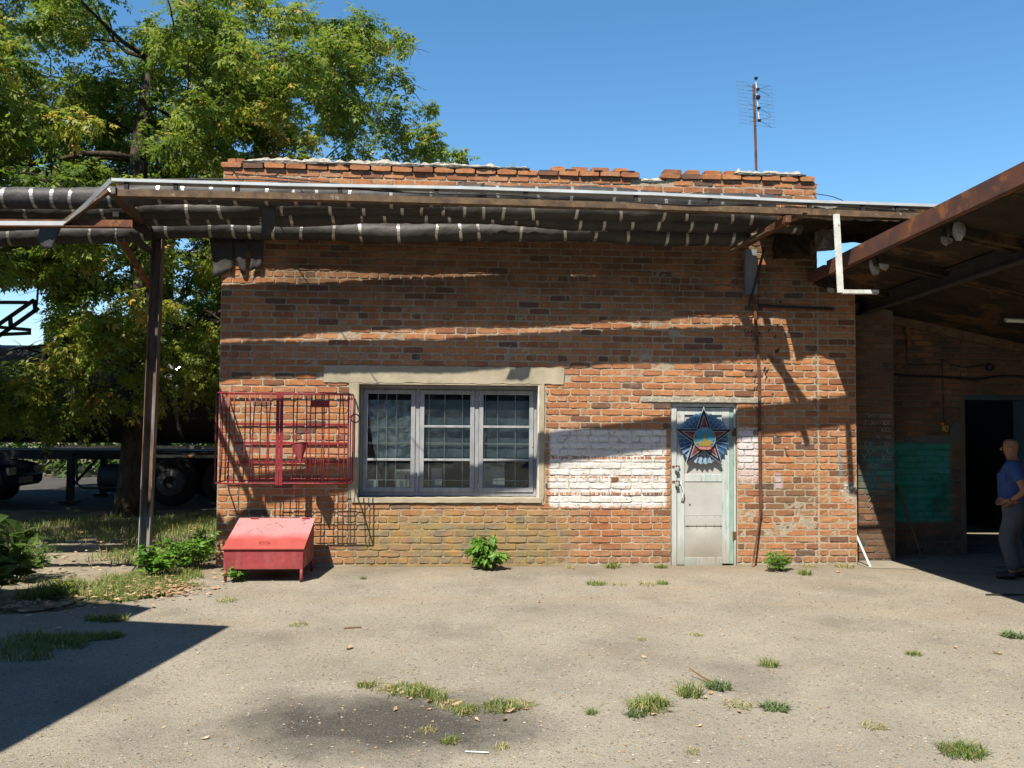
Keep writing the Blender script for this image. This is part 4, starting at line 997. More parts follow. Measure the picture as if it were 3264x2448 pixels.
# stepped-down left end
angle((-.53, -1.95, 3.86), (-.93, -1.95, 3.53), .07, 'brace', 'brownsteel')
MB().bar((-.53, -1.955, 3.985), (-.93, -1.955, 3.56), .004, .04).build('tray', 'greymetal', rack)  # slanted tray piece in darker grey: its underside shade set by colour
MB().bar((-.93, -1.955, 3.56), (-2.2, -1.96, 3.535), .004, .04).bar((-2.2, -1.96, 3.535), (-7, -1.98, 3.53), .004, .04).bar((-.93, -1.89, 3.545), (-7, -1.92, 3.52), .12, .003).build('tray', 'tray', rack)
angle((-.33, -1.93, 3.53), (-7, -1.96, 3.42), .08, 'rail', 'rust')
angle((-.5, -1.93, 3.86), (-.75, -.16, 3.86), .07, 'brace', 'brownsteel')
angle((-.36, -1.9, 3.46), (-.72, -.16, 3.6), .05, 'brace', 'darksteel')
angle((-.42, -1.9, 3.4), (-.73, -.19, 3.2), .04, 'brace', 'rust')
MB().box(-.76, -.7, -1.3, .2, 3.78, 3.83).build('cross_arm', 'darksteel', rack)
MB().box(6.2, 6.26, -1.5, .02, 3.83, 3.9).build('cross_arm', 'rust', rack)
angle((6.47, -1.43, 3.95), (5.98, -.4, 3.72), .06, 'brace', 'brownsteel')
angle((6.4, -.35, 3.78), (6.3, -.06, 3.1), .03, 'brace', 'darksteel')
angle((6.82, -1.41, 3.95), (6.86, -1.41, 3.11), .065, 'hanger', 'palepaint', up=(0, 1, 0))
angle((6.85, -1.41, 3.1), (7.25, -1.4, 3.105), .04, 'hanger', 'palepaint')
cable('cable', [(-.3, -1.93, 4.0), (.9, -1.8, 4.06), (1.9, -1.74, 4.0), (2.6, -1.7, 3.99), (3.4, -1.66, 4.0), (4.0, -1.6, 3.93), (4.4, -1.58, 3.98), (5.3, -1.52, 3.98), (6.0, -1.45, 4.03), (6.9, -1.38, 4.04), (7.8, -1.3, 4.0)], .008, 'loose black cable drooping along the pipe rail')
cable('cable', [(.05, .1, 4.65), (.9, -1.0, 4.3), (1.5, -1.6, 4.1), (2.2, -1.72, 4.0)], .006, 'black wire from the parapet left end down to the rail')
cable('cable', [(7.1, .02, 4.55), (7.3, -.2, 4.45), (7.45, -.5, 4.25)], .006, 'short black wire at the right end of the parapet')

# ================================================================ SMALL THINGS ON THE FACADE
gm = MB().box(6.25, 6.262, -.075, -.012, 3.27, 3.82).box(6.378, 6.39, -.075, -.012, 3.28, 3.82).box(6.262, 6.378, -.03, -.018, 3.27, 3.82).box(6.262, 6.378, -.075, -.068, 3.275, 3.82)
tag(gm.build('metal_channel', 'greymetal'), 'grey sheet-metal channel high on the wall above the door', 'channel')
tag(MB().bar((6.36, -.04, 3.3), (6.425, -.035, 2.35), .034, .012, up=(0, 1, 0)).bar((6.425, -.035, 2.35), (6.437, -.035, .6), .034, .012, up=(0, 1, 0)).build('steel_bar', 'rust'), 'tall rusty flat bar running down the wall right of the door', 'bar')
tag(MB().tube([(6.43, -.05, .64), (6.375, -.075, .34), (6.3, -.12, .0)], .011, 8).build('iron_rod', 'rust'), 'short iron rod leaning at the foot of the rusty bar', 'rod')
tag(MB().tube([(6.42, -.03, 3.14), (6.9, -.035, 3.125), (7.35, -.03, 3.11)], .017, 8).build('conduit', 'darksteel'), 'dark horizontal conduit high on the wall under the canopy edge', 'conduit')
tag(MB().tube([(6.745, .0, 1.42), (6.748, -.075, 1.425)], .005, 6).lathe([(.011, 0), (.011, .006)], Matrix.Translation((6.748, -.075, 1.425)) @ Matrix.Rotation(math.pi/2, 4, 'X'), 8).build('nail', 'lockmetal'), 'lone nail sticking out of the bricks right of the door', 'nail')
dm = MB()
for i in range(46):                    # daubs of dark paint on the wall by the bar
    x = 6.3+random.gauss(.15, .16); z = random.uniform(2.05, 3.3); w = random.uniform(.006, .018); h = random.uniform(.02, .055)
    if not 6.1 < x < 6.95: continue
    sk = h*.4; dm.prism([(x-w/2, z), (x+w/2, z), (x+w/2+sk, z+h), (x-w/2+sk, z+h)], -.0135, -.008)
dm.build('paint_daubs', 'ink', building)['kind'] = 'stuff'
ws = MB()
for i in range(40):                    # thin lime runs
    x = random.uniform(.3, 6.2); z = random.choice((random.uniform(2.3, 3.4), random.uniform(2.3, 3.2))); h = random.uniform(.03, .1)
    ws.prism([(x, z), (x+.004, z), (x+.006, z+h), (x+.001, z+h)], -.0138, -.009)
ws.build('lime_runs', 'chalk', building)['kind'] = 'stuff'

# ---------------------------------------------------------------- red fire-point grille
gr = thing('red_grille', 'red barred cage grille fixed to the wall left of the window', 'grille', (.82, -.25, 1))
GY, BY = -.48, -.045
X0, X1, Z0, Z1, XM = .1, 1.56, 1.005, 2.01, .79
def rod(a, b, r=.0065, name='bar', bend=0.0):
    a = Vector(a); b = Vector(b); m = a.lerp(b, .5)+Vector((bend, bend*.5, 0)); MB().tube([a, a.lerp(m, .5)+Vector((bend*.25, 0, 0)), m, m.lerp(b, .5)+Vector((bend*.25, 0, 0)), b], r, 6).build(name, 'redbars', gr, smooth=True)
for z in (Z0, Z1):
    for y in (GY, BY): rod((X0, y, z), (X1, y, z), .009, 'frame_rod')
    for x in (X0, X1): rod((x, GY, z), (x, BY, z), .009, 'frame_rod')
for x in (X0, X1):
    for y in (GY, BY, GY+.2): rod((x, y, Z0), (x, y, Z1), .009 if y != GY+.2 else .0065, 'frame_rod')
for w in (-.03, .012): MB().box(XM+w, XM+w+.036, GY-.012, GY-.004, Z0-.02, Z1+.01).build('centre_flat', 'redbars', gr)
for x in (.16, .235, .3, .41, .47, .525, .59, .645, .7): rod((x+random.uniform(-.012, .012), GY, Z0), (x+random.uniform(-.012, .012), GY, Z1), bend=random.uniform(-.02, .02))
for x in (.95, .995, 1.09, 1.15, 1.2, 1.25, 1.29, 1.34, 1.47, 1.5): rod((x+random.uniform(-.01, .01), GY, Z0), (x+random.uniform(-.012, .012), GY, Z1), bend=random.uniform(-.02, .02))
for z in (1.66, 1.44, 1.22): MB().box(.2, 1.5, BY+.016, BY+.021, z-.012, z+.012).build('back_flat', 'redbars', gr)
for z in (1.05,): rod((.45, GY+.12, z), (X1, GY+.12, z), .006, 'frame_rod'); rod((.62, GY+.22, z-.01), (X1, GY+.22, z-.012), .006, 'frame_rod')
MB().box(1.145, 1.345, GY-.012, GY-.008, 1.855, 1.93).build('name_plate', 'redbars', gr)
MB().tube([(1.56, GY+.02, 1.75), (1.585, GY+.02, 1.75)], .006, 6).build('ring_shank', 'redbars', gr)
rg = [(1.585+.047-.047*math.cos(t), GY+.02, 1.735+.047*math.sin(t)) for t in [i*2*math.pi/20 for i in range(21)]]
MB().tube(rg, .007, 6, cap=False).build('pull_ring', 'redbars', gr, smooth=True)
rod((.98, GY+.01, Z0), (.965, GY, .83), .0035, 'hook')
MB().tube([(.965+.018*math.sin(t), GY, .812+.018*math.cos(t)) for t in [i*2*math.pi/14 for i in range(15)]], .0035, 5, cap=False).build('hook', 'redbars', gr)
# conical fire bucket wedged behind the bars
fb = thing('fire_bucket', 'faded red conical fire bucket hung among the grille bars', 'bucket', (1.02, -.45, 1.22))
ax = Matrix.Translation((1.04, -.5, 1.22)) @ Matrix.Rotation(math.radians(-8), 4, 'Y') @ Matrix.Rotation(math.radians(-14), 4, 'X')
MB().lathe([(.004, 0), (.092, .225), (.1, .227), (.1, .234), (.09, .23), (.006, .02)], ax, 22).build('cone', 'redpaint', fb, smooth=False)
hb = [ax @ Vector((.095*math.cos(t), .02, .22+.07*math.sin(t))) for t in [i*math.pi/10 for i in range(11)]]
MB().tube(hb, .004, 6).build('bail', 'redbars', fb)

# ---------------------------------------------------------------- red sand box
sb = thing('sand_box', 'red metal fire sand box on legs with sloping faded lid', 'sand box', (.75, -.6, 0))
bx0, bx1, by0, by1 = .335, 1.162, -.96, -.25
zb, zf, zk = .135, .35, .585
MB().add([(bx0, by0, zb), (bx1, by0, zb), (bx1, by1, zb), (bx0, by1, zb), (bx0, by0, zf), (bx1, by0, zf), (bx1, by1, zk), (bx0, by1, zk)],
         [(0, 3, 2, 1), (4, 5, 6, 7), (0, 1, 5, 4), (1, 2, 6, 5), (2, 3, 7, 6), (3, 0, 4, 7)]).build('body', 'redpaint', sb, bevel=.004)
s = (zk-zf)/(by1-by0); lv = []
for t in (.003, .012):
    for x, y in ((bx0-.012, by0-.018), (bx1+.012, by0-.018), (bx1+.012, by1-.01), (bx0-.012, by1-.01)): lv.append((x, y, zf+s*(y-by0)+t))
lidm = MB().add(lv, [(0, 3, 2, 1), (4, 5, 6, 7), (0, 1, 5, 4), (1, 2, 6, 5), (2, 3, 7, 6), (3, 0, 4, 7)])
lid = lidm.build('lid', 'redlid', sb)
MB().box(bx0-.01, bx1+.01, by1-.012, by1+.02, zk-.004, zk+.011).build('back_strip', 'redlid', sb)
for x in (.5, 1.07):
    y = by1-.03; MB().bar((x-.045, y, zf+s*(y-by0)+.017), (x+.045, y, zf+s*(y-by0)+.017), .02, .008).tube([(x-.045, by1-.008, zk+.012), (x+.045, by1-.008, zk+.012)], .007, 6).build('hinge', 'redbars', lid)
y = by0+.09; z = zf+s*(y-by0)+.012
MB().tube([(.69, y, z), (.69, y-.02, z+.022), (.79, y-.02, z+.022), (.79, y, z)], .005, 6).build('handle', 'redbars', lid)
for x, y in ((bx0+.018, by0+.018), (bx1-.018, by0+.018), (bx0+.018, by1-.018), (bx1-.018, by1-.018)): MB().tube([(x, y, -.02), (x, y, zb+.01)], .017, 10).build('leg', 'redpaint', sb, smooth=True)

# ---------------------------------------------------------------- roof antenna
an = thing('tv_antenna', 'grid television antenna on a dark mast above the brick parapet', 'antenna', (6.95, 1.5, 4.4))
MB().tube([(6.95, 1.5, 4.4), (6.93, 1.5, 5.6), (6.905, 1.5, 6.47)], .019, 8).build('mast', 'rust', an)
R0 = Vector((6.672, 1.54, 6.53)); dxv = Vector((.5, 0, -.055)); 
rf = MB()
for i in range(12): a = R0+Vector((.005*i, 0, -.054*i)); rf.tube([a, a+dxv], .0022, 4)
for u in (0, .16, .84, 1): a = R0+dxv*u; rf.tube([a, a+Vector((.055, 0, -.594))], .0018, 4)
rf.build('reflector', 'greymetal', an)
hubs = [(6.925, 1.46, 6.55), (6.944, 1.44, 6.385), (6.951, 1.43, 6.27), (6.957, 1.44, 6.12), (6.963, 1.44, 5.945)]
MB().tube([(6.925, 1.47, 6.55), (6.963, 1.45, 5.94)], .008, 6).build('boom', 'whiteplastic', an)
for i, hp in enumerate(hubs):
    MB().lathe([(.016, -.02), (.024, -.012), (.024, .014), (.016, .02)], Matrix.Translation(hp) @ Matrix.Rotation(.4, 4, 'X'), 8).build('insulator', 'blackplastic', an)
    if i in (1, 3, 4):
        m = MB(); h = Vector(hp)
        for sx in (-1, 1):
            for sz in (-1, 1): m.tube([h, h+Vector((sx*.16, -.03, sz*.045-(.06 if sx > 0 and sz < 0 else 0)))], .0028, 5)
        m.build('dipole', 'cable', an)
MB().box(6.93, 6.975, 1.44, 1.48, 6.25, 6.31).build('amplifier', 'blackplastic', an, bevel=.004)

simple('hallwall', (.12, .085, .06), (.09, .065, .05), 2, .3, .01, .9, .1)
# ================================================================ NEIGHBOURING SHED ROOF (stands left of the yard, throws the shadow at lower left)
sh = thing('shed_roof', 'flat shed roof on posts standing out of view left of the yard', 'shed', (-4, -7, 0))
HS = 3.6
k = Vector((.335, .625, 0))*HS
spts = [(.33, -6.1), (.86, -3.0), (-.1, -2.77), (-.02, -2.27), (-1.14, -1.68), (-2.2, -1.05), (-9, -.6), (-9, -12), (-.6, -12)]
sp = [(x-k.x, y-k.y) for x, y in spts]
m = len(sp); MB().add([(x, y, HS) for x, y in sp]+[(x, y, HS+.14) for x, y in sp], [tuple(range(m-1, -1, -1)), tuple(range(m, 2*m))]+[(i, (i+1) % m, (i+1) % m+m, i+m) for i in range(m)]).build('roof_panel', 'crumbled', sh)
for x, y in ((-2.6, -6.0), (-2.6, -11.5), (-8, -5), (-8, -11.5)): MB().box(x-.06, x+.06, y-.06, y+.06, 0, HS).build('post', 'rust', sh)

# unseen halls added behind and right of the yard to cut sky fill
hl = thing('unseen_hall', 'long unseen hall added behind the viewpoint to block sky light', 'building', (0, -32, 0))
MB().box(-34, 34, -42, -30, 0, 9).build('wall', 'hallwall', hl); MB().box(-34.3, 34.3, -42.3, -29.7, 9, 9.4).build('roof', 'crumbled', hl)
for i in range(12): MB().box(-32+i*5.6, -28.6+i*5.6, -29.99, -29.9, 2.5, 6.5).build('window', 'glass', hl)
hr = thing('unseen_side_hall', 'unseen side hall added right of the yard to block sky light', 'building', (20, -10, 0))
MB().box(17, 27, -30, 8, 0, 7).build('wall', 'hallwall', hr); MB().box(16.7, 27.3, -30.3, 8.3, 7, 7.3).build('roof', 'crumbled', hr)

# ================================================================ VEGETATION HELPERS
def leaflet(base, d, side, L, Wd, droop):
    base = np.array(base, float); d = np.array(d, float); side = np.array(side, float)
    mid = base+d*L*.42; tip = base+d*L-np.array([0, 0, droop*L]); up = np.array([0, 0, 1.0])
    return [base, mid+side*Wd*.5-up*.12*Wd, tip, mid-side*Wd*.5-up*.12*Wd]
def compound():
    v = []
    for b, ang, L in ((.28, 62, .42), (.28, -62, .42), (.62, 48, .44), (.62, -48, .44), (.7, 0, .46)):
        a = math.radians(ang); d = (math.cos(a), math.sin(a), -.15); s = (-math.sin(a), math.cos(a), 0)
        v += leaflet((b, 0, -.1*b), d, s, L, .21, .25)
    return np.array(v)
TPL = compound()
def sprig_mesh(P, D, S, R, tpl=TPL):
    """P positions, D directions, S sizes, R random per sprig -> V,F,rnd"""
    N = len(P); D = D/np.linalg.norm(D, axis=1, keepdims=True)
    U = rng.normal(0, .45, (N, 3)); U[:, 2] += 1
    Y = np.cross(U, D); Y /= np.linalg.norm(Y, axis=1, keepdims=True); Z = np.cross(D, Y)
    K = len(tpl)
    V = P[:, None, :]+S[:, None, None]*(tpl[None, :, 0:1]*D[:, None, :]+tpl[None, :, 1:2]*Y[:, None, :]+tpl[None, :, 2:3]*Z[:, None, :])
    V += rng.normal(0, .012, V.shape)*S[:, None, None]
    F = np.arange(N*K).reshape(-1, 4)
    return V.reshape(-1, 3), F, np.repeat(R, K)
def camproj(P):
    D = Vector(P)-camp; z = D.dot(_fw); return (1106+1892.4*D.dot(_r)/z, 829.5-1892.4*D.dot(_u)/z)
SIL = [(-400, 700), (0, 745), (30, 860), (100, 872), (160, 845), (220, 925), (260, 912), (300, 965), (335, 1000), (420, 1010)]
def outside(p, margin=0):
    x, y = camproj(p)
    if y < 420:
        lim = np.interp(y, [a for a, b in SIL], [b for a, b in SIL])
        if x > lim-margin: return True
    if -150 < x < 105 and 610 < y < 775: return True          # the window of sky at the left edge
    return False
def tree(label, base, trunk, rads, cen, rad, nclump, persprig, seed, size=.3, lo=2.0, leafm='leaf', extra=(), check=True):
    r = np.random.default_rng(seed); rr = random.Random(seed)
    t = thing('tree', label, 'tree', base)
    MB().tube([p for p in trunk], rads, 12).build('trunk', 'bark', t, smooth=True)
    cl = []
    tries = 0
    while len(cl) < nclump and tries < 8000:
        tries += 1
        d = r.normal(size=3); d /= np.linalg.norm(d); q = np.array(cen)+np.array(rad)*d*(.35+.65*r.random()**.6)
        if q[2] < lo: continue
        if check and outside(q, 34): continue
        if q[0] > -.3 and q[0] < 7.5 and -.5 < q[1] < 6.4 and q[2] < 5.2: continue
        cl.append((q, r.uniform(.4, .72)))
    cl += [(np.array(c), s) for c, s in extra]
    nodes = [(Vector(p), ra) for p, ra in zip(trunk, rads)][1:]
    cl.sort(key=lambda c: np.linalg.norm(c[0]-np.array(trunk[-1])))
    br = MB()
    for c, s in cl:
        cv = Vector(c); b = min(nodes, key=lambda n: (n[0]-cv).length+max(0, n[0].z-cv.z)*.8+.3/(n[1]+.02)*.1)
        m = b[0].lerp(cv, .5)+Vector((rr.uniform(-.2, .2), rr.uniform(-.2, .2), rr.uniform(.0, .3))); ra = max(.014, min(b[1]*.62, .02+.028*(cv-b[0]).length))
        br.tube([b[0], b[0].lerp(m, .5)+Vector((rr.uniform(-.08, .08),)*3), m, cv], [ra, ra*.85, ra*.7, ra*.35], 6)
        nodes += [(m, ra*.7), (cv, ra*.4)]
    br.build('branches', 'bark', t, smooth=True)
    P = []; D = []; S = []; R = []; tw = MB()
    ctr = np.array(cen)
    for c, s in cl:
        n = int(persprig*(s/.65)**2); nt = max(6, n//9); g = r.normal(0, 1, (nt, 3)); g += (c-ctr)/np.linalg.norm(c-ctr)*.45; g /= (np.linalg.norm(g, axis=1, keepdims=True)+1e-6)
        g[:, 2] *= .75; bias = r.normal(.45, .18)
        for gt_ in g:
            L = s*r.uniform(.6, 1.35); us = np.linspace(.3, 1, 9)+r.normal(0, .03, 9); q = c+gt_*L*us[:, None]; q[:, 2] -= .22*L*us**2
            if r.random() < .45: tw.tube([c, c+gt_*L*.5-np.array([0, 0, .05*L]), c+gt_*L-np.array([0, 0, .22*L])], [.008, .006, .003], 3)
            sd = np.cross(gt_, [0, 0, 1.0]); sd /= np.linalg.norm(sd)+1e-6; alt = np.where(np.arange(9) % 2 == 0, 1.0, -1.0)[:, None]
            d = gt_*.55+alt*sd*.8+r.normal(0, .25, (9, 3)); d[:, 2] -= .45
            P.append(q+r.normal(0, .02, (9, 3))); D.append(d); S.append(size*r.uniform(.55, 1.4, 9)*(1.05-.25*us)); R.append(np.clip(r.normal(bias+.08*r.normal(), .15, 9)+(r.random(9) < .035)*.5, 0, 1))
    tw.build('twigs', 'bark', t)['kind'] = 'stuff'
    P = np.concatenate(P); D = np.concatenate(D); S = np.concatenate(S); R = np.concatenate(R)
    if check:
        ok = np.array([not outside(p, -22) for p in P]); P, D, S, R = P[ok], D[ok], S[ok], R[ok]
    V, F, rn = sprig_mesh(P, D, S, R)
    np_obj('crown', V, F, leafm, rn, t)
    return t
tree('big leafy tree with thick trunk standing behind the rusty post', (-2.95, 5.7, 0),
     [(-2.95, 5.7, -.1), (-2.97, 5.7, .5), (-2.92, 5.72, 1.5), (-2.85, 5.8, 3.0), (-3.0, 5.9, 4.6), (-3.2, 6.1, 6.5), (-3.1, 6.3, 8.5)], [.38, .29, .26, .24, .2, .14, .07],
     (-3.3, 5.7, 6.6), (4.3, 4.3, 5.0), 155, 250, 11, .21, 2.3,
     extra=[((-.9, 5.2, 2.6), .6), ((-1.3, 5.0, 3.4), .65), ((-.7, 5.4, 3.9), .6), ((-1.0, 5.6, 1.9), .55), ((-3.6, 4.3, 2.9), .7), ((-4.2, 4.6, 2.4), .6), ((-3.0, 4.0, 3.3), .7), ((-2.2, 4.4, 3.0), .6), ((-4.6, 5.0, 2.0), .6), ((-1.7, 5.2, 2.3), .5), ((-5.4, 5.2, 2.1), .6), ((-3.3, 4.6, 2.2), .6), ((-4.0, 5.2, 1.7), .6), ((-2.4, 4.8, 2.4), .6), ((-4.9, 4.4, 2.4), .6), ((-5.6, 5.6, 1.6), .6), ((-3.6, 5.0, 3.3), .7), ((-.6, 5.0, 3.2), .6), ((-1.6, 4.6, 2.7), .6), ((-.5, 5.3, 2.2), .5), ((-5.9, 5.5, 2.55), .5), ((-5.3, 5.4, 2.7), .45), ((-6.3, 5.6, 2.7), .5), ((-4.7, 5.2, 2.9), .5), ((-6.0, 5.4, 1.9), .5)])
tree('leafy tree spreading over the left end of the brick parapet', (-1.9, 8.3, 0),
     [(-1.9, 8.3, -.1), (-2.0, 8.3, 2), (-2.15, 8.2, 5), (-2.2, 8.1, 7.0), (-1.9, 8.2, 9)], [.22, .2, .15, .12, .06],
     (-.4, 8.3, 8.1), (3.6, 3.0, 3.7), 88, 260, 23, .21, 3.6,
     extra=[((-1.6, 7.8, 3.6), .6), ((-.9, 7.6, 4.4), .6), ((-1.9, 7.4, 4.6), .6), ((-.4, 8.0, 3.7), .6), ((-1.2, 8.2, 2.9), .6), ((-2.4, 7.6, 3.8), .6), ((-.3, 7.8, 4.9), .6), ((-1.5, 7.9, 5.3), .6), ((2.2, 8.0, 7.6), .45), ((2.6, 7.6, 7.2), .4), ((1.75, 8.0, 9.6), .45), ((1.5, 8.2, 9.9), .4), ((2.0, 8, 8.4), .4), ((1.4, 8.0, 9.0), .5), ((1.2, 7.8, 8.2), .6), ((1.9, 7.8, 7.8), .5)])
tree('tall leafy tree at the left edge beyond the felt-wrapped pipes', (-7.2, 8.4, 0),
     [(-7.2, 8.4, -.1), (-7.1, 8.4, 2.5), (-7.0, 8.3, 5), (-6.8, 8.2, 8)], [.3, .26, .2, .1],
     (-6.4, 7.6, 7.6), (3.0, 2.8, 4.0), 105, 250, 37, .21, 4.3, extra=[((-5.9, 6.6, 2.2), .5), ((-5.2, 6.4, 1.9), .5)])
tree('tree just out of view to the left, shading the path', (-6.6, .2, 0),
     [(-6.6, .2, -.1), (-6.5, .2, 2.5), (-6.3, .3, 5), (-6.2, .4, 7)], [.25, .2, .15, .08], (-5.9, .6, 5.8), (2.7, 2.7, 2.6), 50, 200, 51, .26, 3.2, check=False)
tree('second tree out of view to the left, shading the trailer', (-8.2, 3.6, 0),
     [(-8.2, 3.6, -.1), (-8.0, 3.6, 2.5), (-7.4, 3.5, 5), (-7.0, 3.4, 7)], [.25, .2, .15, .08], (-6.6, 3.4, 6.3), (2.6, 2.5, 2.5), 60, 220, 57, .26, 3.4, check=False)
tree('shaded tree far behind the tanker trailer', (-4.6, 12.2, 0),
     [(-4.6, 12.2, -.1), (-4.6, 12.2, 2), (-4.5, 12, 4.5), (-4.4, 11.8, 7)], [.24, .2, .15, .08], (-4.2, 11.5, 5.6), (4.6, 2.4, 3.6), 70, 210, 71, .24, 2.6)
# far wall of greenery that reads as one mass
n = 16000; P = np.stack([rng.uniform(-60, 12, n), rng.uniform(15.5, 22, n), np.zeros(n)], 1); P[:, 2] = rng.random(n)**.7*(2.6+.7*np.sin(P[:, 0]*.5)+.5*np.sin(P[:, 0]*1.7))
D = rng.normal(0, 1, (n, 3)); D[:, 1] -= 1
V, F, rn = sprig_mesh(P, D, rng.uniform(.35, .8, n), np.clip(rng.normal(.3, .2, n), 0, 1)); o = np_obj('distant_trees', V, F, 'leaf_dark', rn)
tag(o, 'dark band of distant greenery beyond the tanker trailer', 'trees', kind='stuff')

def sprig_plant(name, label, loc, h, w, n, size, m, seed, cat='plant', tpl=TPL, stems=7, droop=.5, lodir=.2):
    r = np.random.default_rng(seed); t = thing(name, label, cat, loc); st = MB(); P = []; D = []
    for i in range(stems):
        a = r.uniform(0, 2*math.pi); rad = w/2*r.random()**.6; top = Vector((loc[0]+rad*math.cos(a), loc[1]+rad*math.sin(a)*.8, loc[2]+h*r.uniform(.5, 1)*(1-.35*(2*rad/w)**2)))
        b = Vector((loc[0]+rad*.2*math.cos(a), loc[1]+rad*.2*math.sin(a), loc[2]-.02)); mid = b.lerp(top, .5)+Vector((0, 0, h*.1))
        st.tube([b, mid, top], [.007, .005, .003], 5)
        for k in range(n//stems):
            u = r.uniform(.25, 1); p = (b.lerp(mid, u*2) if u < .5 else mid.lerp(top, u*2-1)); q = r.normal(0, 1, 3); q[2] = abs(q[2])*.3+lodir-droop*u*.5
            P.append(np.array(p)+r.normal(0, .012, 3)); D.append(q)
    st.build('stems', 'leaf_bright' if False else 'greenstem', t)
    N = len(P); V, F, rn = sprig_mesh(np.array(P), np.array(D), size*r.uniform(.6, 1.25, N), np.clip(r.normal(.5, .25, N), 0, 1), tpl)
    V[:, 2] = np.maximum(V[:, 2], loc[2]+.006)
    np_obj('leaves', V, F, m, rn, t); return t
simple('greenstem', (.1, .15, .04), (.16, .13, .06), 9, .1, .001, .7, .2)
def broad():
    """a broad pointed leaf, folded along the midrib, as 6 quads"""
    v = []
    for s in (-1, 1):
        q = [(0, 0, 0), (.25, s*.2, .05), (.28, 0, 0), (.28, 0, 0)]
        a = [(.0, 0, 0), (.18, s*.24, .03), (.45, s*.27, -.02), (.45, 0, -.06)]
        b = [(.45, 0, -.06), (.45, s*.27, -.02), (.75, s*.14, -.13), (1.0, 0, -.28)]
        v += a+b
    return np.array(v, float)
BROAD = broad()
sprig_plant('leafy_plant', 'bright green leafy seedling clump growing under the wide window', (3.12, -.22, 0), .46, .46, 420, .105, 'leaf_bright', 61, tpl=BROAD, stems=14, droop=1.6, lodir=.1)
sprig_plant('leafy_plant', 'small yellow-green plant growing between the front legs of the red box', (.47, -.9, 0), .22, .26, 84, .085, 'leaf_bright', 62, tpl=BROAD, stems=7, droop=.6)
sprig_plant('leafy_plant', 'dense green plant at the left corner of the brick wall', (-.22, -.1, 0), .48, .66, 352, .12, 'leaf_bright', 63, stems=16)
sprig_plant('leafy_plant', 'green plant growing at the foot of the rusty post', (-.5, -.55, 0), .36, .62, 360, .09, 'leaf_bright', 64, tpl=BROAD, stems=12)
sprig_plant('leafy_bush', 'dark broad-leaved bush in shade at the left edge', (-1.75, -1.8, 0), .85, 1.25, 420, .2, 'leaf_dark', 65, 'bush', BROAD, stems=26, droop=.3)
sprig_plant('leafy_bush', 'loose weedy bush behind the dark bush at the left', (-1.9, -.75, 0), .5, .9, 150, .16, 'leaf_dark', 66, 'bush', TPL, stems=18)
sprig_plant('leafy_plant', 'weed clump on the ground right of the door below the rusty bar', (6.52, -.38, 0), .25, .4, 168, .08, 'leaf_bright', 67, stems=12)
sprig_plant('leafy_plant', 'green shoot standing on top of the brick parapet', (3.44, .35, 4.7), .34, .22, 18, .14, 'leaf', 68, tpl=TPL, stems=3)
sprig_plant('leafy_plant', 'small leafy weed by the asphalt edge below the bush', (-.95, -1.75, 0), .22, .4, 50, .1, 'leaf', 69, stems=8)

def blades(N, cx, cy, rad, h, r, lean=.5, w=.005, z=0.0):
    a = r.uniform(0, 2*np.pi, N); q = rad*np.sqrt(r.random(N)); bx = cx+q*np.cos(a); by = cy+q*np.sin(a)
    return blades_at(np.stack([bx, by, np.full(N, z)], 1), h, r, lean, w)
def blades_at(B, h, r, lean=.5, w=.005):
    N = len(B); t = r.uniform(0, 2*np.pi, N); L = h*r.uniform(.4, 1.1, N); ln = lean*r.uniform(.2, 1.2, N)
    dx_ = np.cos(t)*ln*L; dy_ = np.sin(t)*ln*L; sx = -np.sin(t)*w; sy = np.cos(t)*w
    V = np.zeros((N, 6, 3))
    for i, (u, ww) in enumerate(((0, 1), (.55, .8), (1, .12))):
        c = B+np.stack([dx_*u*u, dy_*u*u, L*(u-.18*u*u*ln*2)], 1)
        V[:, 2*i] = c+np.stack([sx*ww, sy*ww, 0*sx], 1); V[:, 2*i+1] = c-np.stack([sx*ww, sy*ww, 0*sx], 1)
    F = np.concatenate([np.stack([b+np.array([0, 1, 3, 2]), b+np.array([2, 3, 5, 4])]) for b in [0]]) if False else None
    base = np.arange(N)[:, None]*6
    F = np.concatenate([base+np.array([[0, 1, 3, 2]]), base+np.array([[2, 3, 5, 4]])])
    return V.reshape(-1, 3), F, np.repeat(np.clip(r.normal(.45, .28, N), 0, 1), 6)
# countable tufts on the asphalt: a few meshes, copied
def tuftmesh(N, rad, h, seed, m, lean=.6, w=.004, bias=0.0):
    r = np.random.default_rng(seed); V, F, rn = blades(N, 0, 0, rad, h, r, lean, w); o = np_obj('grass_tuft', V, F, m, np.clip(rn+bias, 0, 1)); me = o.data; bpy.data.objects.remove(o); return me
TM = {'g': [tuftmesh(170, .09, .075, 1, 'grass', 1.3, .003), tuftmesh(220, .12, .065, 2, 'grass', 1.5, .003, .05), tuftmesh(130, .07, .09, 3, 'grass', 1.2, .003)],
      'd': [tuftmesh(80, .09, .05, 4, 'grass', 1.6, .0028, bias=.35), tuftmesh(60, .06, .045, 5, 'grass', 1.6, .0028, bias=.4)],
      'b': [tuftmesh(240, .1, .055, 6, 'weed_blue', 1.3, .005), tuftmesh(200, .08, .06, 7, 'weed_blue', 1.3, .005)],
      'y': [tuftmesh(300, .13, .1, 8, 'grass', 1.2, .003, -.15)]}
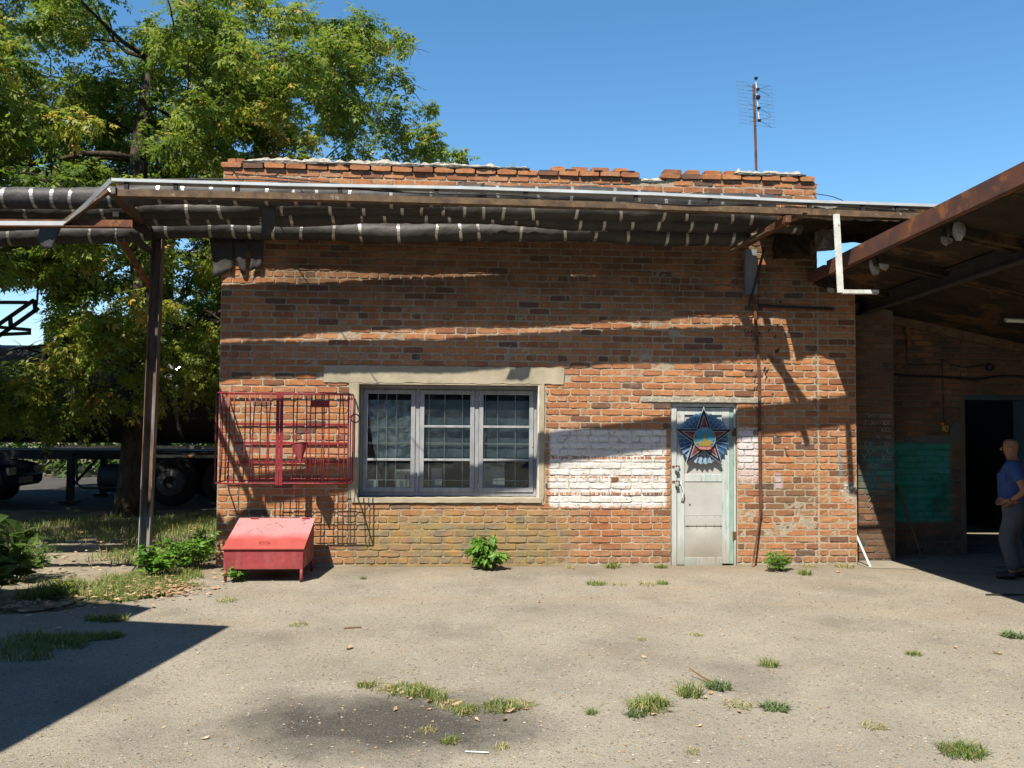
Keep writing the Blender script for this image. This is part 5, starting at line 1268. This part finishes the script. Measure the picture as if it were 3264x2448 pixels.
TUFTS = [(2.2, -4.62, 'g', .8, 'leftmost grass tuft of the row above the dark oil stain'), (2.3, -4.66, 'd', 1, 'dry tuft beside the leftmost tuft above the oil stain'), (2.46, -4.72, 'g', 1.1, 'wide grass tuft right of the heap of pink leaves above the oil stain'),
         (2.56, -4.8, 'g', 1.1, 'grass tuft in the middle of the row above the oil stain'), (2.66, -4.9, 'g', .9, 'grass tuft right of the middle of the row above the oil stain'), (2.74, -5.02, 'd', 1, 'straw-coloured tuft at the lower end of the row above the oil stain'),
         (2.84, -5.14, 'g', .9, 'last grass tuft at the right end of the row by the oil stain'), (3.05, -5.08, 'g', 1, 'green and dry tuft just right of the oil stain row'), (3.18, -5.05, 'd', 1, 'dry tuft beside the green tuft right of the oil stain'),
         (3.84, -5.24, 'b', .7, 'small low weed left of the broad tuft in mid yard'), (3.93, -5.14, 'g', 1.3, 'broad grass tuft in mid yard, right of the oil stain'), (4.02, -5.06, 'g', 1.0, 'grass tuft joining the broad one in mid yard'),
         (4.26, -4.88, 'g', 1.2, 'grass tuft between the broad tuft and the bluish weed'), (4.49, -4.74, 'b', 1.0, 'compact bluish weed beside a brown twig in mid yard'), (5.0, -4.25, 'g', .9, 'lone grass tuft in the yard below the door'),
         (4.71, -5.16, 'b', .95, 'bluish weed alone to the right of the grass row'), (5.44, -5.9, 'y', .9, 'bright yellow-green grass tuft at the lower right'), (7.3, -3.5, 'b', 1.0, 'bluish weed near the right edge of the yard'),
         (1.46, -2.9, 'd', .9, 'dry tuft with a curled leaf in front of the red box'), (3.58, -5.2, 'g', .5, 'tiny tuft between the oil stain and the broad tuft'), (4.27, -1.15, 'g', .9, 'grass tuft left of the door, on the dirt patch edge'),
         (4.5, -1.2, 'd', .9, 'sparse tuft in front of the white painted bricks'), (4.8, -1.18, 'd', 1.0, 'sparse tuft left of the door step'), (4.97, -1.16, 'g', .8, 'grass tuft nearest the door step'),
         (1.78, -.78, 'g', .5, 'small green tuft right of the red box'), (4.5, -5.1, 'd', 1.0, 'dry straw tuft between two bluish weeds'), (6.2, -4.0, 'g', .6, 'small tuft alone in the right half of the yard'),
         (4.13, -.14, 'd', 1.2, 'dry tuft at the wall foot right of the bright seedling'), (4.62, -.12, 'g', 1.2, 'green tuft at the wall foot under the white painted bricks'), (5.2, -.12, 'g', .9, 'green tuft at the wall foot beside the door'),
         (6.74, -.62, 'g', 1.1, 'grass tuft beside the weed clump right of the door'), (7.0, -.1, 'd', 1.0, 'short dry tuft at the wall foot near the brick corner'), (7.42, -.14, 'd', 1.3, 'flat dry tuft at the foot of the brick corner pier'),
         (2.75, -5.62, 'g', .6, 'small tuft inside the dark oil stain'), (2.62, -5.45, 'd', .6, 'tiny dry sprout in the dark oil stain'), (3.02, -5.72, 'd', .7, 'brownish sprout below the oil stain'), (5.16, -5.5, 'd', .8, 'pale dry tuft left of the bright tuft at lower right'),
         (4.02, -5.82, 'd', .7, 'thin dry sprout near the bottom of the yard'), (4.72, -3.35, 'd', .9, 'flattened dry tuft in the yard in front of the door'), (4.25, -3.48, 'd', .7, 'thin dry tuft with no green in the middle of the yard'), (.62, -1.9, 'd', 1.1, 'flattened dry tuft between the red box and the grass patch')]
for x, y, kd, s, lab in TUFTS:
    o = bpy.data.objects.new('grass_tuft', random.choice(TM[kd])); COL.objects.link(o); o.location = (x, y, -.003); o.scale = (s, s, s*random.uniform(.8, 1.05)); o.rotation_euler.z = random.uniform(0, 6.28)
    tag(o, lab, 'grass tuft', 'tufts growing through the asphalt')
# uncountable grass
r = np.random.default_rng(5); parts = []
def scatter(n, fn, h, lean=.6, w=.004, z=-.02):
    B = []
    while len(B) < n:
        x, y = fn(); B.append((x, y, z))
    parts.append(blades_at(np.array(B), h, r, lean, w))
def patch(cx, cy, rx, ry):
    def fn():
        while True:
            a = r.uniform(0, 6.283); q = math.sqrt(r.random()); x = cx+rx*q*math.cos(a); y = cy+ry*q*math.sin(a)
            if q < .6+.5*nz(x*4, y*4)+.2: return x, y
    return fn
scatter(4200, patch(-.5, -1.0, .7, .95), .1, 1.3, .0035); scatter(2600, patch(-.38, -1.35, .42, .5), .07, 1.3, .006); scatter(700, patch(-.5, -1.1, 1.0, 1.2), .06, 1.5, .003)
scatter(2600, patch(-.9, 1.2, 1.0, 1.3), .13, .7); scatter(5200, patch(-2.6, 3.6, 3.0, 1.9), .14, .7, .005); scatter(2500, patch(-1.0, 4.4, 1.4, 1.3), .14, .7, .005)
scatter(1600, patch(-.45, -3.55, .55, .45), .09, .8); scatter(1400, patch(-.2, -3.3, .4, .2), .08, .8); scatter(900, patch(-.5, -4.6, .35, .4), .08, .8); scatter(500, patch(-.2, -2.65, .25, .12), .09, .8); scatter(1500, patch(-1.2, -1.4, .35, .5), .12, .8); scatter(1400, patch(-2.9, .6, .7, 1.4), .16, .7)
off = 0; Vs = []; Fs = []; Rs = []
for V, F, rn in parts: Vs.append(V); Fs.append(F+off); Rs.append(rn); off += len(V)
o = np_obj('grass', np.concatenate(Vs), np.concatenate(Fs), 'grass', np.concatenate(Rs)); tag(o, 'short rough grass around the post and under the trees', 'grass', kind='stuff')

# fallen leaves
def dryleaf(seed):
    r = random.Random(seed); m = MB(); v = []; f = []
    for i, (u, w) in enumerate(((0, .05), (.25, .5), (.55, .55), (.8, .3), (1, .03))):
        for s in (-1, 0, 1): v.append(((u-.5)*.07, s*w*.028*r.uniform(.8, 1.2), .004+.012*abs(s)*r.random()+.012*(u-.5)**2*4*r.random()))
    for i in range(4):
        for j in range(2): a = i*3+j; f.append((a, a+3, a+4, a+1))
    return m.add(v, f, .2+.75*r.random()).mesh('fallen_leaf', 'litter')
DL = [dryleaf(i) for i in range(6)]
LEAF_SPOTS = [(2.36, -4.72), (2.4, -4.75), (2.42, -4.69), (2.38, -4.79), (2.44, -4.77), (2.35, -4.66), (2.5, -4.9), (2.62, -4.96), (2.72, -5.0), (2.8, -5.1), (3.1, -5.17), (3.2, -5.12), (3.94, -5.25), (4.05, -5.2), (4.34, -4.95), (4.4, -4.87), (4.16, -5.45), (2.42, -5.1), (2.62, -5.1), (2.9, -5.3), (3.06, -5.3)]
LEAF_SPOTS += [(random.uniform(.4, 8.2), random.uniform(-6.6, -.5)) for _ in range(12)]
for x, y in LEAF_SPOTS:
    o = bpy.data.objects.new('fallen_leaf', random.choice(DL)); COL.objects.link(o); o.location = (x, y, .001); s = random.uniform(.6, 1.15); o.scale = (s, s, s); o.rotation_euler = (random.uniform(-.2, .2), random.uniform(-.2, .2), random.uniform(0, 6.28))
    tag(o, 'dry curled leaf fallen on the asphalt yard', 'fallen leaf', 'dry leaves lying on the asphalt')
lf = MB()
for i in range(900):
    a = random.choice(((-.5, -1.2, .9, 1.1), (-1.6, .6, .9, 1.8), (-2.2, 3.5, 2.6, 2.2), (-.1, -1.4, .4, .5), (-1.2, -2.1, .9, .3)))
    x = random.gauss(a[0], a[2]*.5); y = random.gauss(a[1], a[3]*.5); t = random.uniform(0, 6.28); L = random.uniform(.02, .045); c, s = math.cos(t)*L, math.sin(t)*L
    if x > .1 and y > -.2: continue
    z = .012+random.random()*.02
    lf.add([(x-c, y-s, z), (x+s*.45, y-c*.45, z+random.uniform(-.008, .012)), (x+c, y+s, z+.004), (x-s*.45, y+c*.45, z+random.uniform(-.008, .012))], [(0, 1, 2, 3)], random.random()*.95+.02)
o = lf.build('leaf_litter', 'litter'); tag(o, 'scattered dry leaf litter around the post and under the trees', 'leaf litter', kind='stuff')
# loose grit on the asphalt
gt = MB(); oc = [(1, 0, 0), (0, 1, 0), (-1, 0, 0), (0, -1, 0), (0, 0, .8), (0, 0, -.5)]; of = [(0, 1, 4), (1, 2, 4), (2, 3, 4), (3, 0, 4), (1, 0, 5), (2, 1, 5), (3, 2, 5), (0, 3, 5)]
def gritfn(n):
    return {'color': n.ramp(n.attr('rnd'), [(0, (.4, .34, .25)), (.35, (.36, .24, .13)), (.55, (.12, .11, .1)), (.75, (.5, .46, .4)), (.9, (.3, .27, .22)), (1, (.06, .058, .055))])}
MAT['grit'] = mat('grit', gritfn, rough=.9, spec=.2)
for i in range(9000):
    x = random.uniform(-.3, 8.6); y = -7.3+6.9*random.random()**.8
    if x < 0 and y > -2.5: continue
    s = random.choice((.004, .004, .005, .006, .007, .010)); t = random.uniform(0, 6.28); c, q = math.cos(t), math.sin(t); e = random.uniform(.6, 1.3)
    gt.add([(x+(p[0]*c-p[1]*q*e)*s, y+(p[0]*q+p[1]*c*e)*s, .001+p[2]*s*.7) for p in oc], of, random.random()*.99+.005)
o = gt.build('grit', 'grit'); tag(o, 'loose grit and small stones strewn over the asphalt', 'grit', kind='stuff')
tag(MB().tube([(4.36, -4.5, .06), (4.42, -4.6, .03), (4.5, -4.72, .008)], [.004, .006, .007], 6).build('twig', 'wood'), 'short brown twig lying beside the bluish weed in mid yard', 'twig')
tag(MB().tube([(1.86, -3.05, .008), (2.0, -3.03, .01)], .006, 6).build('twig', 'wood'), 'short dark twig lying on the asphalt in front of the window', 'twig')
tag(MB().tube([(2.83, -5.78, .006), (2.95, -5.8, .006)], .004, 6).build('straw', 'whiteplastic'), 'thin white straw lying below the oil stain', 'straw')
tag(MB().bar((8.1, -1.86, .012), (8.75, -1.9, .012), .02, .012).build('iron_rod', 'darksteel'), 'dark thin rod lying on the ground at the right edge of the yard', 'rod')

# ================================================================ BEYOND THE TREES
# tanker trailer
tk = thing('tanker_trailer', 'dark tanker trailer parked in the shade behind the trees', 'trailer', (-4, 8.4, 0))
Rx = Matrix.Rotation(math.pi/2, 4, 'Y')
MB().lathe([(.55, 0), (.95, .12), (1.02, .4), (1.02, 8.6), (.95, 8.9), (.55, 9.0)], Matrix.Translation((-8.6, 8.6, 2.2)) @ Rx, 32).build('tank', 'tank', tk, smooth=True)
for x in (-6.9, -4.9, -2.9, -1.0): MB().lathe([(1.035, 0), (1.035, .07)], Matrix.Translation((x, 8.6, 2.2)) @ Rx, 32).build('tank_band', 'chrome', tk)
MB().box(-8.8, .4, 8.0, 8.16, .86, 1.04).box(-8.8, .4, 9.1, 9.26, .86, 1.04).box(-8.8, .4, 8.16, 9.1, .98, 1.03).build('chassis', 'chassis', tk)
MB().box(-5.4, .4, 7.5, 7.56, 1.1, 1.16).build('side_rail', 'chrome', tk); MB().box(-3.4, .4, 7.5, 7.54, .92, .98).build('side_rail', 'chrome', tk)
MB().box(-3.5, .4, 7.52, 8.0, .98, 1.02).build('mudguard', 'chassis', tk)
MB().box(-2.58, -2.46, 7.49, 7.5, .935, .965).build('side_marker', 'amber', tk)
for x in (-2.79, -1.72, -.65):
    for y in (7.32, 9.62):
        wl = MB().lathe([(.3, 0), (.44, .015), (.475, .06), (.475, .25), (.44, .295), (.3, .3)], Matrix.Translation((x, y+.15, .455)) @ Matrix.Rotation(math.pi/2, 4, 'X'), 26).build('wheel', 'tyre', tk, smooth=True)
        MB().lathe([(.05, 0), (.12, .02), (.13, .07), (.26, .05), (.29, 0)], Matrix.Translation((x, y-.148 if y < 8 else y+.148, .455)) @ Matrix.Rotation(math.pi/2 if y < 8 else -math.pi/2, 4, 'X'), 20).build('rim', 'rim', wl)
for y in (7.75, 9.4): MB().box(-5.0, -4.88, y-.06, y+.06, .05, 1.0).box(-5.1, -4.78, y-.14, y+.14, .0, .05).bar((-4.94, y, .3), (-4.4, y+.1, .95), .05, .05).build('landing_leg', 'chassis', tk)
MB().lathe([(.2, 0), (.28, .03), (.28, 1.0), (.2, 1.03)], Matrix.Translation((-4.35, 7.75, .5)) @ Rx, 18).build('side_tank', 'chassis', tk, smooth=True)
MB().tube([(-4.75, 7.5, .95), (-4.7, 7.48, .4), (-4.6, 7.48, .32), (-3.6, 7.48, .32), (-3.4, 7.48, .4), (-3.3, 7.5, .9)], .025, 8).build('underrun_bar', 'rim', tk, smooth=True)
# car at the far left
cr = thing('parked_car', 'dark hatchback parked at the far left beside the tanker trailer', 'car', (-8, 7.5, 0))
prof = [(-9.6, .35), (-5.75, .35), (-5.72, .62), (-5.85, .78), (-6.7, .92), (-7.35, 1.38), (-8.9, 1.42), (-9.55, 1.0), (-9.65, .6)]
MB().prism(prof, 6.75, 8.35).build('car_body', 'carblue', cr, bevel=.06)
MB().prism([(-6.95, .95), (-7.42, 1.31), (-8.1, 1.33), (-8.1, .95)], 6.742, 6.749).build('side_window', 'glass', cr); MB().prism([(-8.18, .95), (-8.18, 1.33), (-8.85, 1.34), (-9.3, .97)], 6.742, 6.749).build('side_window', 'glass', cr)
MB().add([(-6.68, 6.85, .95), (-6.68, 8.25, .95), (-7.33, 8.15, 1.37), (-7.33, 6.95, 1.37)], [(0, 1, 2, 3)]).build('windscreen', 'glass', cr)
for y in (6.85, 7.95): MB().box(-5.76, -5.71, y, y+.3, .6, .74).build('headlight', 'chrome', cr)
MB().box(-5.74, -5.7, 7.3, 7.8, .42, .54).build('number_plate', 'cardwhite', cr)
for x in (-6.5, -8.9):
    for y in (6.74, 8.16): 
        w = MB().lathe([(.2, 0), (.3, .02), (.31, .1), (.3, .18), (.2, .2)], Matrix.Translation((x, y+.2, .31)) @ Matrix.Rotation(math.pi/2, 4, 'X'), 20).build('wheel', 'tyre', cr, smooth=True)
        MB().lathe([(.18, 0), (.18, .006)], Matrix.Translation((x, y-.002 if y < 7 else y+.206, .31)) @ Matrix.Rotation(math.pi/2, 4, 'X'), 16).build('rim', 'rim', w)
# steel gantry at the left edge
gn = thing('steel_gantry', 'dark steel lattice gantry at the left edge against the sky', 'gantry', (-5.8, 6, 0))
gb = MB(); Yg = 6.0
for a, b in (((-6.4, 2.75), (-4.93, 3.85)), ((-6.3, 2.6), (-4.85, 3.7)), ((-6.6, 3.78), (-5.05, 3.8)), ((-6.6, 3.42), (-4.98, 3.3)), ((-6.6, 3.14), (-4.98, 3.24)), ((-4.93, 3.85), (-4.9, 3.62)), ((-5.35, 3.55), (-5.33, 3.36)), ((-6.0, 3.05), (-6.0, 3.78))):
    gb.bar((a[0], Yg, a[1]), (b[0], Yg, b[1]), .06, .06, up=(0, 1, 0))
    MB().bar((a[0], Yg, a[1]), (b[0], Yg, b[1]), .06, .055, up=(0, 1, 0)).build('girder', 'darksteel', gn)
MB().box(-6.28, -6.16, 5.94, 6.06, 0, 3.8).build('column', 'darksteel', gn)
MB().tube([(-4.88, 6, 3.75), (-4.86, 6, 4.6)], .02, 6).build('upright', 'darksteel', gn)
bag = []; 
b = bmesh.new(); bmesh.ops.create_icosphere(b, subdivisions=2, radius=.1)
for v in b.verts: v.co = Vector((v.co.x*1.1, v.co.y*.6, v.co.z*1.2))*(1+.7*nz(v.co.x*14, v.co.y*14, v.co.z*14))+Vector((-2.32, 5.0, 1.87))
me = bpy.data.meshes.new('plastic_bag'); b.to_mesh(me); b.free(); me.materials.append(MAT['bag']); o = bpy.data.objects.new('plastic_bag', me); COL.objects.link(o); tag(o, 'white plastic bag caught in the leaves behind the rusty post', 'bag')

# ================================================================ THE MAN
def skin(name, verts, edges, rads, m, root=0, sub=2, parent=None, flat=None):
    b = bmesh.new(); ly = b.verts.layers.skin.verify(); vs = [b.verts.new(v) for v in verts]
    for v, ra in zip(vs, rads): v[ly].radius = ra if isinstance(ra, tuple) else (ra, ra)
    vs[root][ly].use_root = True
    for i, j in edges: b.edges.new((vs[i], vs[j]))
    me = bpy.data.meshes.new(name); b.to_mesh(me); b.free(); o = bpy.data.objects.new(name+'_tmp', me); COL.objects.link(o)
    o.modifiers.new('s', 'SKIN').use_smooth_shade = True; sd_ = o.modifiers.new('d', 'SUBSURF'); sd_.levels = sub; sd_.render_levels = sub
    dg = bpy.context.evaluated_depsgraph_get(); out = bpy.data.meshes.new_from_object(o.evaluated_get(dg)); bpy.data.objects.remove(o)
    out.materials.clear(); out.materials.append(MAT[m]); out.polygons.foreach_set('use_smooth', [True]*len(out.polygons))
    q = bpy.data.objects.new(name, out); COL.objects.link(q)
    if parent is not None: adopt(q, parent)
    return q
man = thing('person', 'bald man in blue shirt and grey trousers, hand on hip, by the doorway', 'person', (9.03, -.95, 0))
MX, MY = 9.0, -.95
man.location = (MX, MY, 0); man.rotation_euler.z = math.radians(-38)
def J(x, y, z): return (MX+x, MY+y, z)
V = [J(.0, 0, .84), J(-.01, 0, .98), J(-.02, 0, 1.12), J(.0, 0, 1.25), J(.0, 0, 1.31), J(-.015, 0, 1.37), J(-.02, 0, 1.44), J(-.015, 0, 1.52), J(-.012, 0, 1.56),     # 0-8 spine, neck, head
     J(.02, -.17, 1.25), J(.08, -.22, 1.12), J(.13, -.25, 1.0), J(.06, -.23, .93), J(-.01, -.205, .885),                                    # 9-13 left arm
     J(.02, .17, 1.25), J(.06, .22, 1.1), J(.03, .22, .97), J(-.03, .2, .86), J(-.05, .2, .8),                                                 # 14-18 right arm
     J(.01, -.09, .78), J(-.06, -.1, .46), J(.0, -.09, .08), J(-.06, -.1, .045), J(-.15, -.11, .035),                                        # 19-23 left leg
     J(.01, .09, .78), J(-.03, .1, .46), J(.06, .1, .08), J(.0, .1, .045), J(-.09, .11, .035)]
E = [(0, 1), (1, 2), (2, 3), (3, 4), (4, 5), (5, 6), (6, 7), (7, 8), (3, 9), (9, 10), (10, 11), (11, 12), (12, 13), (3, 14), (14, 15), (15, 16), (16, 17), (17, 18), (0, 19), (19, 20), (20, 21), (21, 22), (22, 23), (0, 24), (24, 25), (25, 26), (26, 27), (27, 28)]
Rd = [.11, .115, .12, .1, .055, .058, .088, .085, .05, .06, .045, .04, .032, .026, .06, .045, .04, .032, .026, .085, .06, .045, .04, .03, .085, .06, .045, .04, .03]
skin('body', V, E, Rd, 'skin', parent=man)
# face and ear details on the head
hd = MB(); Tn = Matrix.Translation
for s in (-1, 1): hd.lathe([(.008, -.006), (.026, -.003), (.03, .004), (.012, .008)], Tn(J(-.01, s*.09, 1.45)) @ Matrix.Rotation(math.pi/2*s, 4, 'X'), 10)
hd.build('ears', 'skin', man, smooth=True)
nb = MB().prism([(MX-.1, 1.425), (MX-.13, 1.43), (MX-.1, 1.475)], MY-.012, MY+.012); nb.build('nose', 'skin', man)
ey = MB()
for s in (-1, 1): ey.lathe([(.004, 0), (.011, .003), (.004, .008)], Tn(J(-.098, s*.034, 1.47)) @ Matrix.Rotation(-math.pi/2, 4, 'Y'), 8)
ey.build('eyes', 'ink', man); MB().box(MX-.107, MX-.095, MY-.028, MY+.028, 1.393, 1.4).build('mouth', 'stardark', man)
# hands: palm and five fingers
def hand(w, d, side, nm):
    w = Vector(w); d = Vector(d).normalized(); s = Vector(side).normalized(); n = d.cross(s); VV = [w, w+d*.045, w+d*.085]; EE = [(0, 1), (1, 2)]; RR = [(.026, .02), (.034, .017), (.033, .015)]
    for i, (o_, L) in enumerate(((-.028, .062), (-.01, .075), (.01, .07), (.027, .055))):
        b0 = len(VV); VV += [w+d*.09+s*o_, w+d*(.09+L*.5)+s*o_*1.15-n*.008, w+d*(.09+L)+s*o_*1.2-n*.028]; EE += [(2, b0), (b0, b0+1), (b0+1, b0+2)]; RR += [.0095, .009, .0075]
    b0 = len(VV); VV += [w+d*.03-s*.04, w+d*.062-s*.06-n*.01, w+d*.085-s*.066-n*.02]; EE += [(0, b0), (b0, b0+1), (b0+1, b0+2)]; RR += [.012, .0105, .008]
    skin(nm, VV, EE, RR, 'skin', parent=man)
hand(J(.005, -.21, .895), (-1, .1, -.25), (0, .2, 1), 'hand'); hand(J(-.05, .2, .81), (-.3, 0, -1), (-1, 0, .3), 'hand')
skin('shirt', [J(.0, 0, .78), J(-.02, 0, .96), J(-.025, 0, 1.12), J(.0, 0, 1.25), J(.005, 0, 1.305), J(.02, -.17, 1.26), J(.06, -.21, 1.15), J(.085, -.225, 1.085), J(.02, .17, 1.26), J(.05, .21, 1.14), J(.05, .215, 1.07)],
     [(0, 1), (1, 2), (2, 3), (3, 4), (3, 5), (5, 6), (6, 7), (3, 8), (8, 9), (9, 10)], [(.15, .145), (.155, .15), (.15, .145), (.125, .12), .07, .082, .072, .07, .082, .072, .07], 'shirt', parent=man)
skin('trousers', [J(0, 0, .93), J(0, 0, .8), J(.01, -.095, .7), J(-.07, -.105, .46), J(-.03, -.1, .28), J(.02, -.095, .1), J(.01, .095, .7), J(-.03, .105, .46), J(.03, .1, .28), J(.065, .1, .1)],
     [(0, 1), (1, 2), (2, 3), (3, 4), (4, 5), (1, 6), (6, 7), (7, 8), (8, 9)], [(.145, .14), (.14, .135), .108, .088, .08, .078, .108, .088, .08, .078], 'trousers', parent=man)
for y, x in ((-.1, -.02), (.1, .045)):
    skin('shoe', [J(x+.06, y, .05), J(x, y, .055), J(x-.08, y, .042), J(x-.16, y, .032)], [(0, 1), (1, 2), (2, 3)], [.045, .05, .045, .032], 'shoe', parent=man)
MB().box(MX-.14, MX-.06, MY-.155, MY-.148, 1.08, 1.18).build('pocket', 'shirt', man)
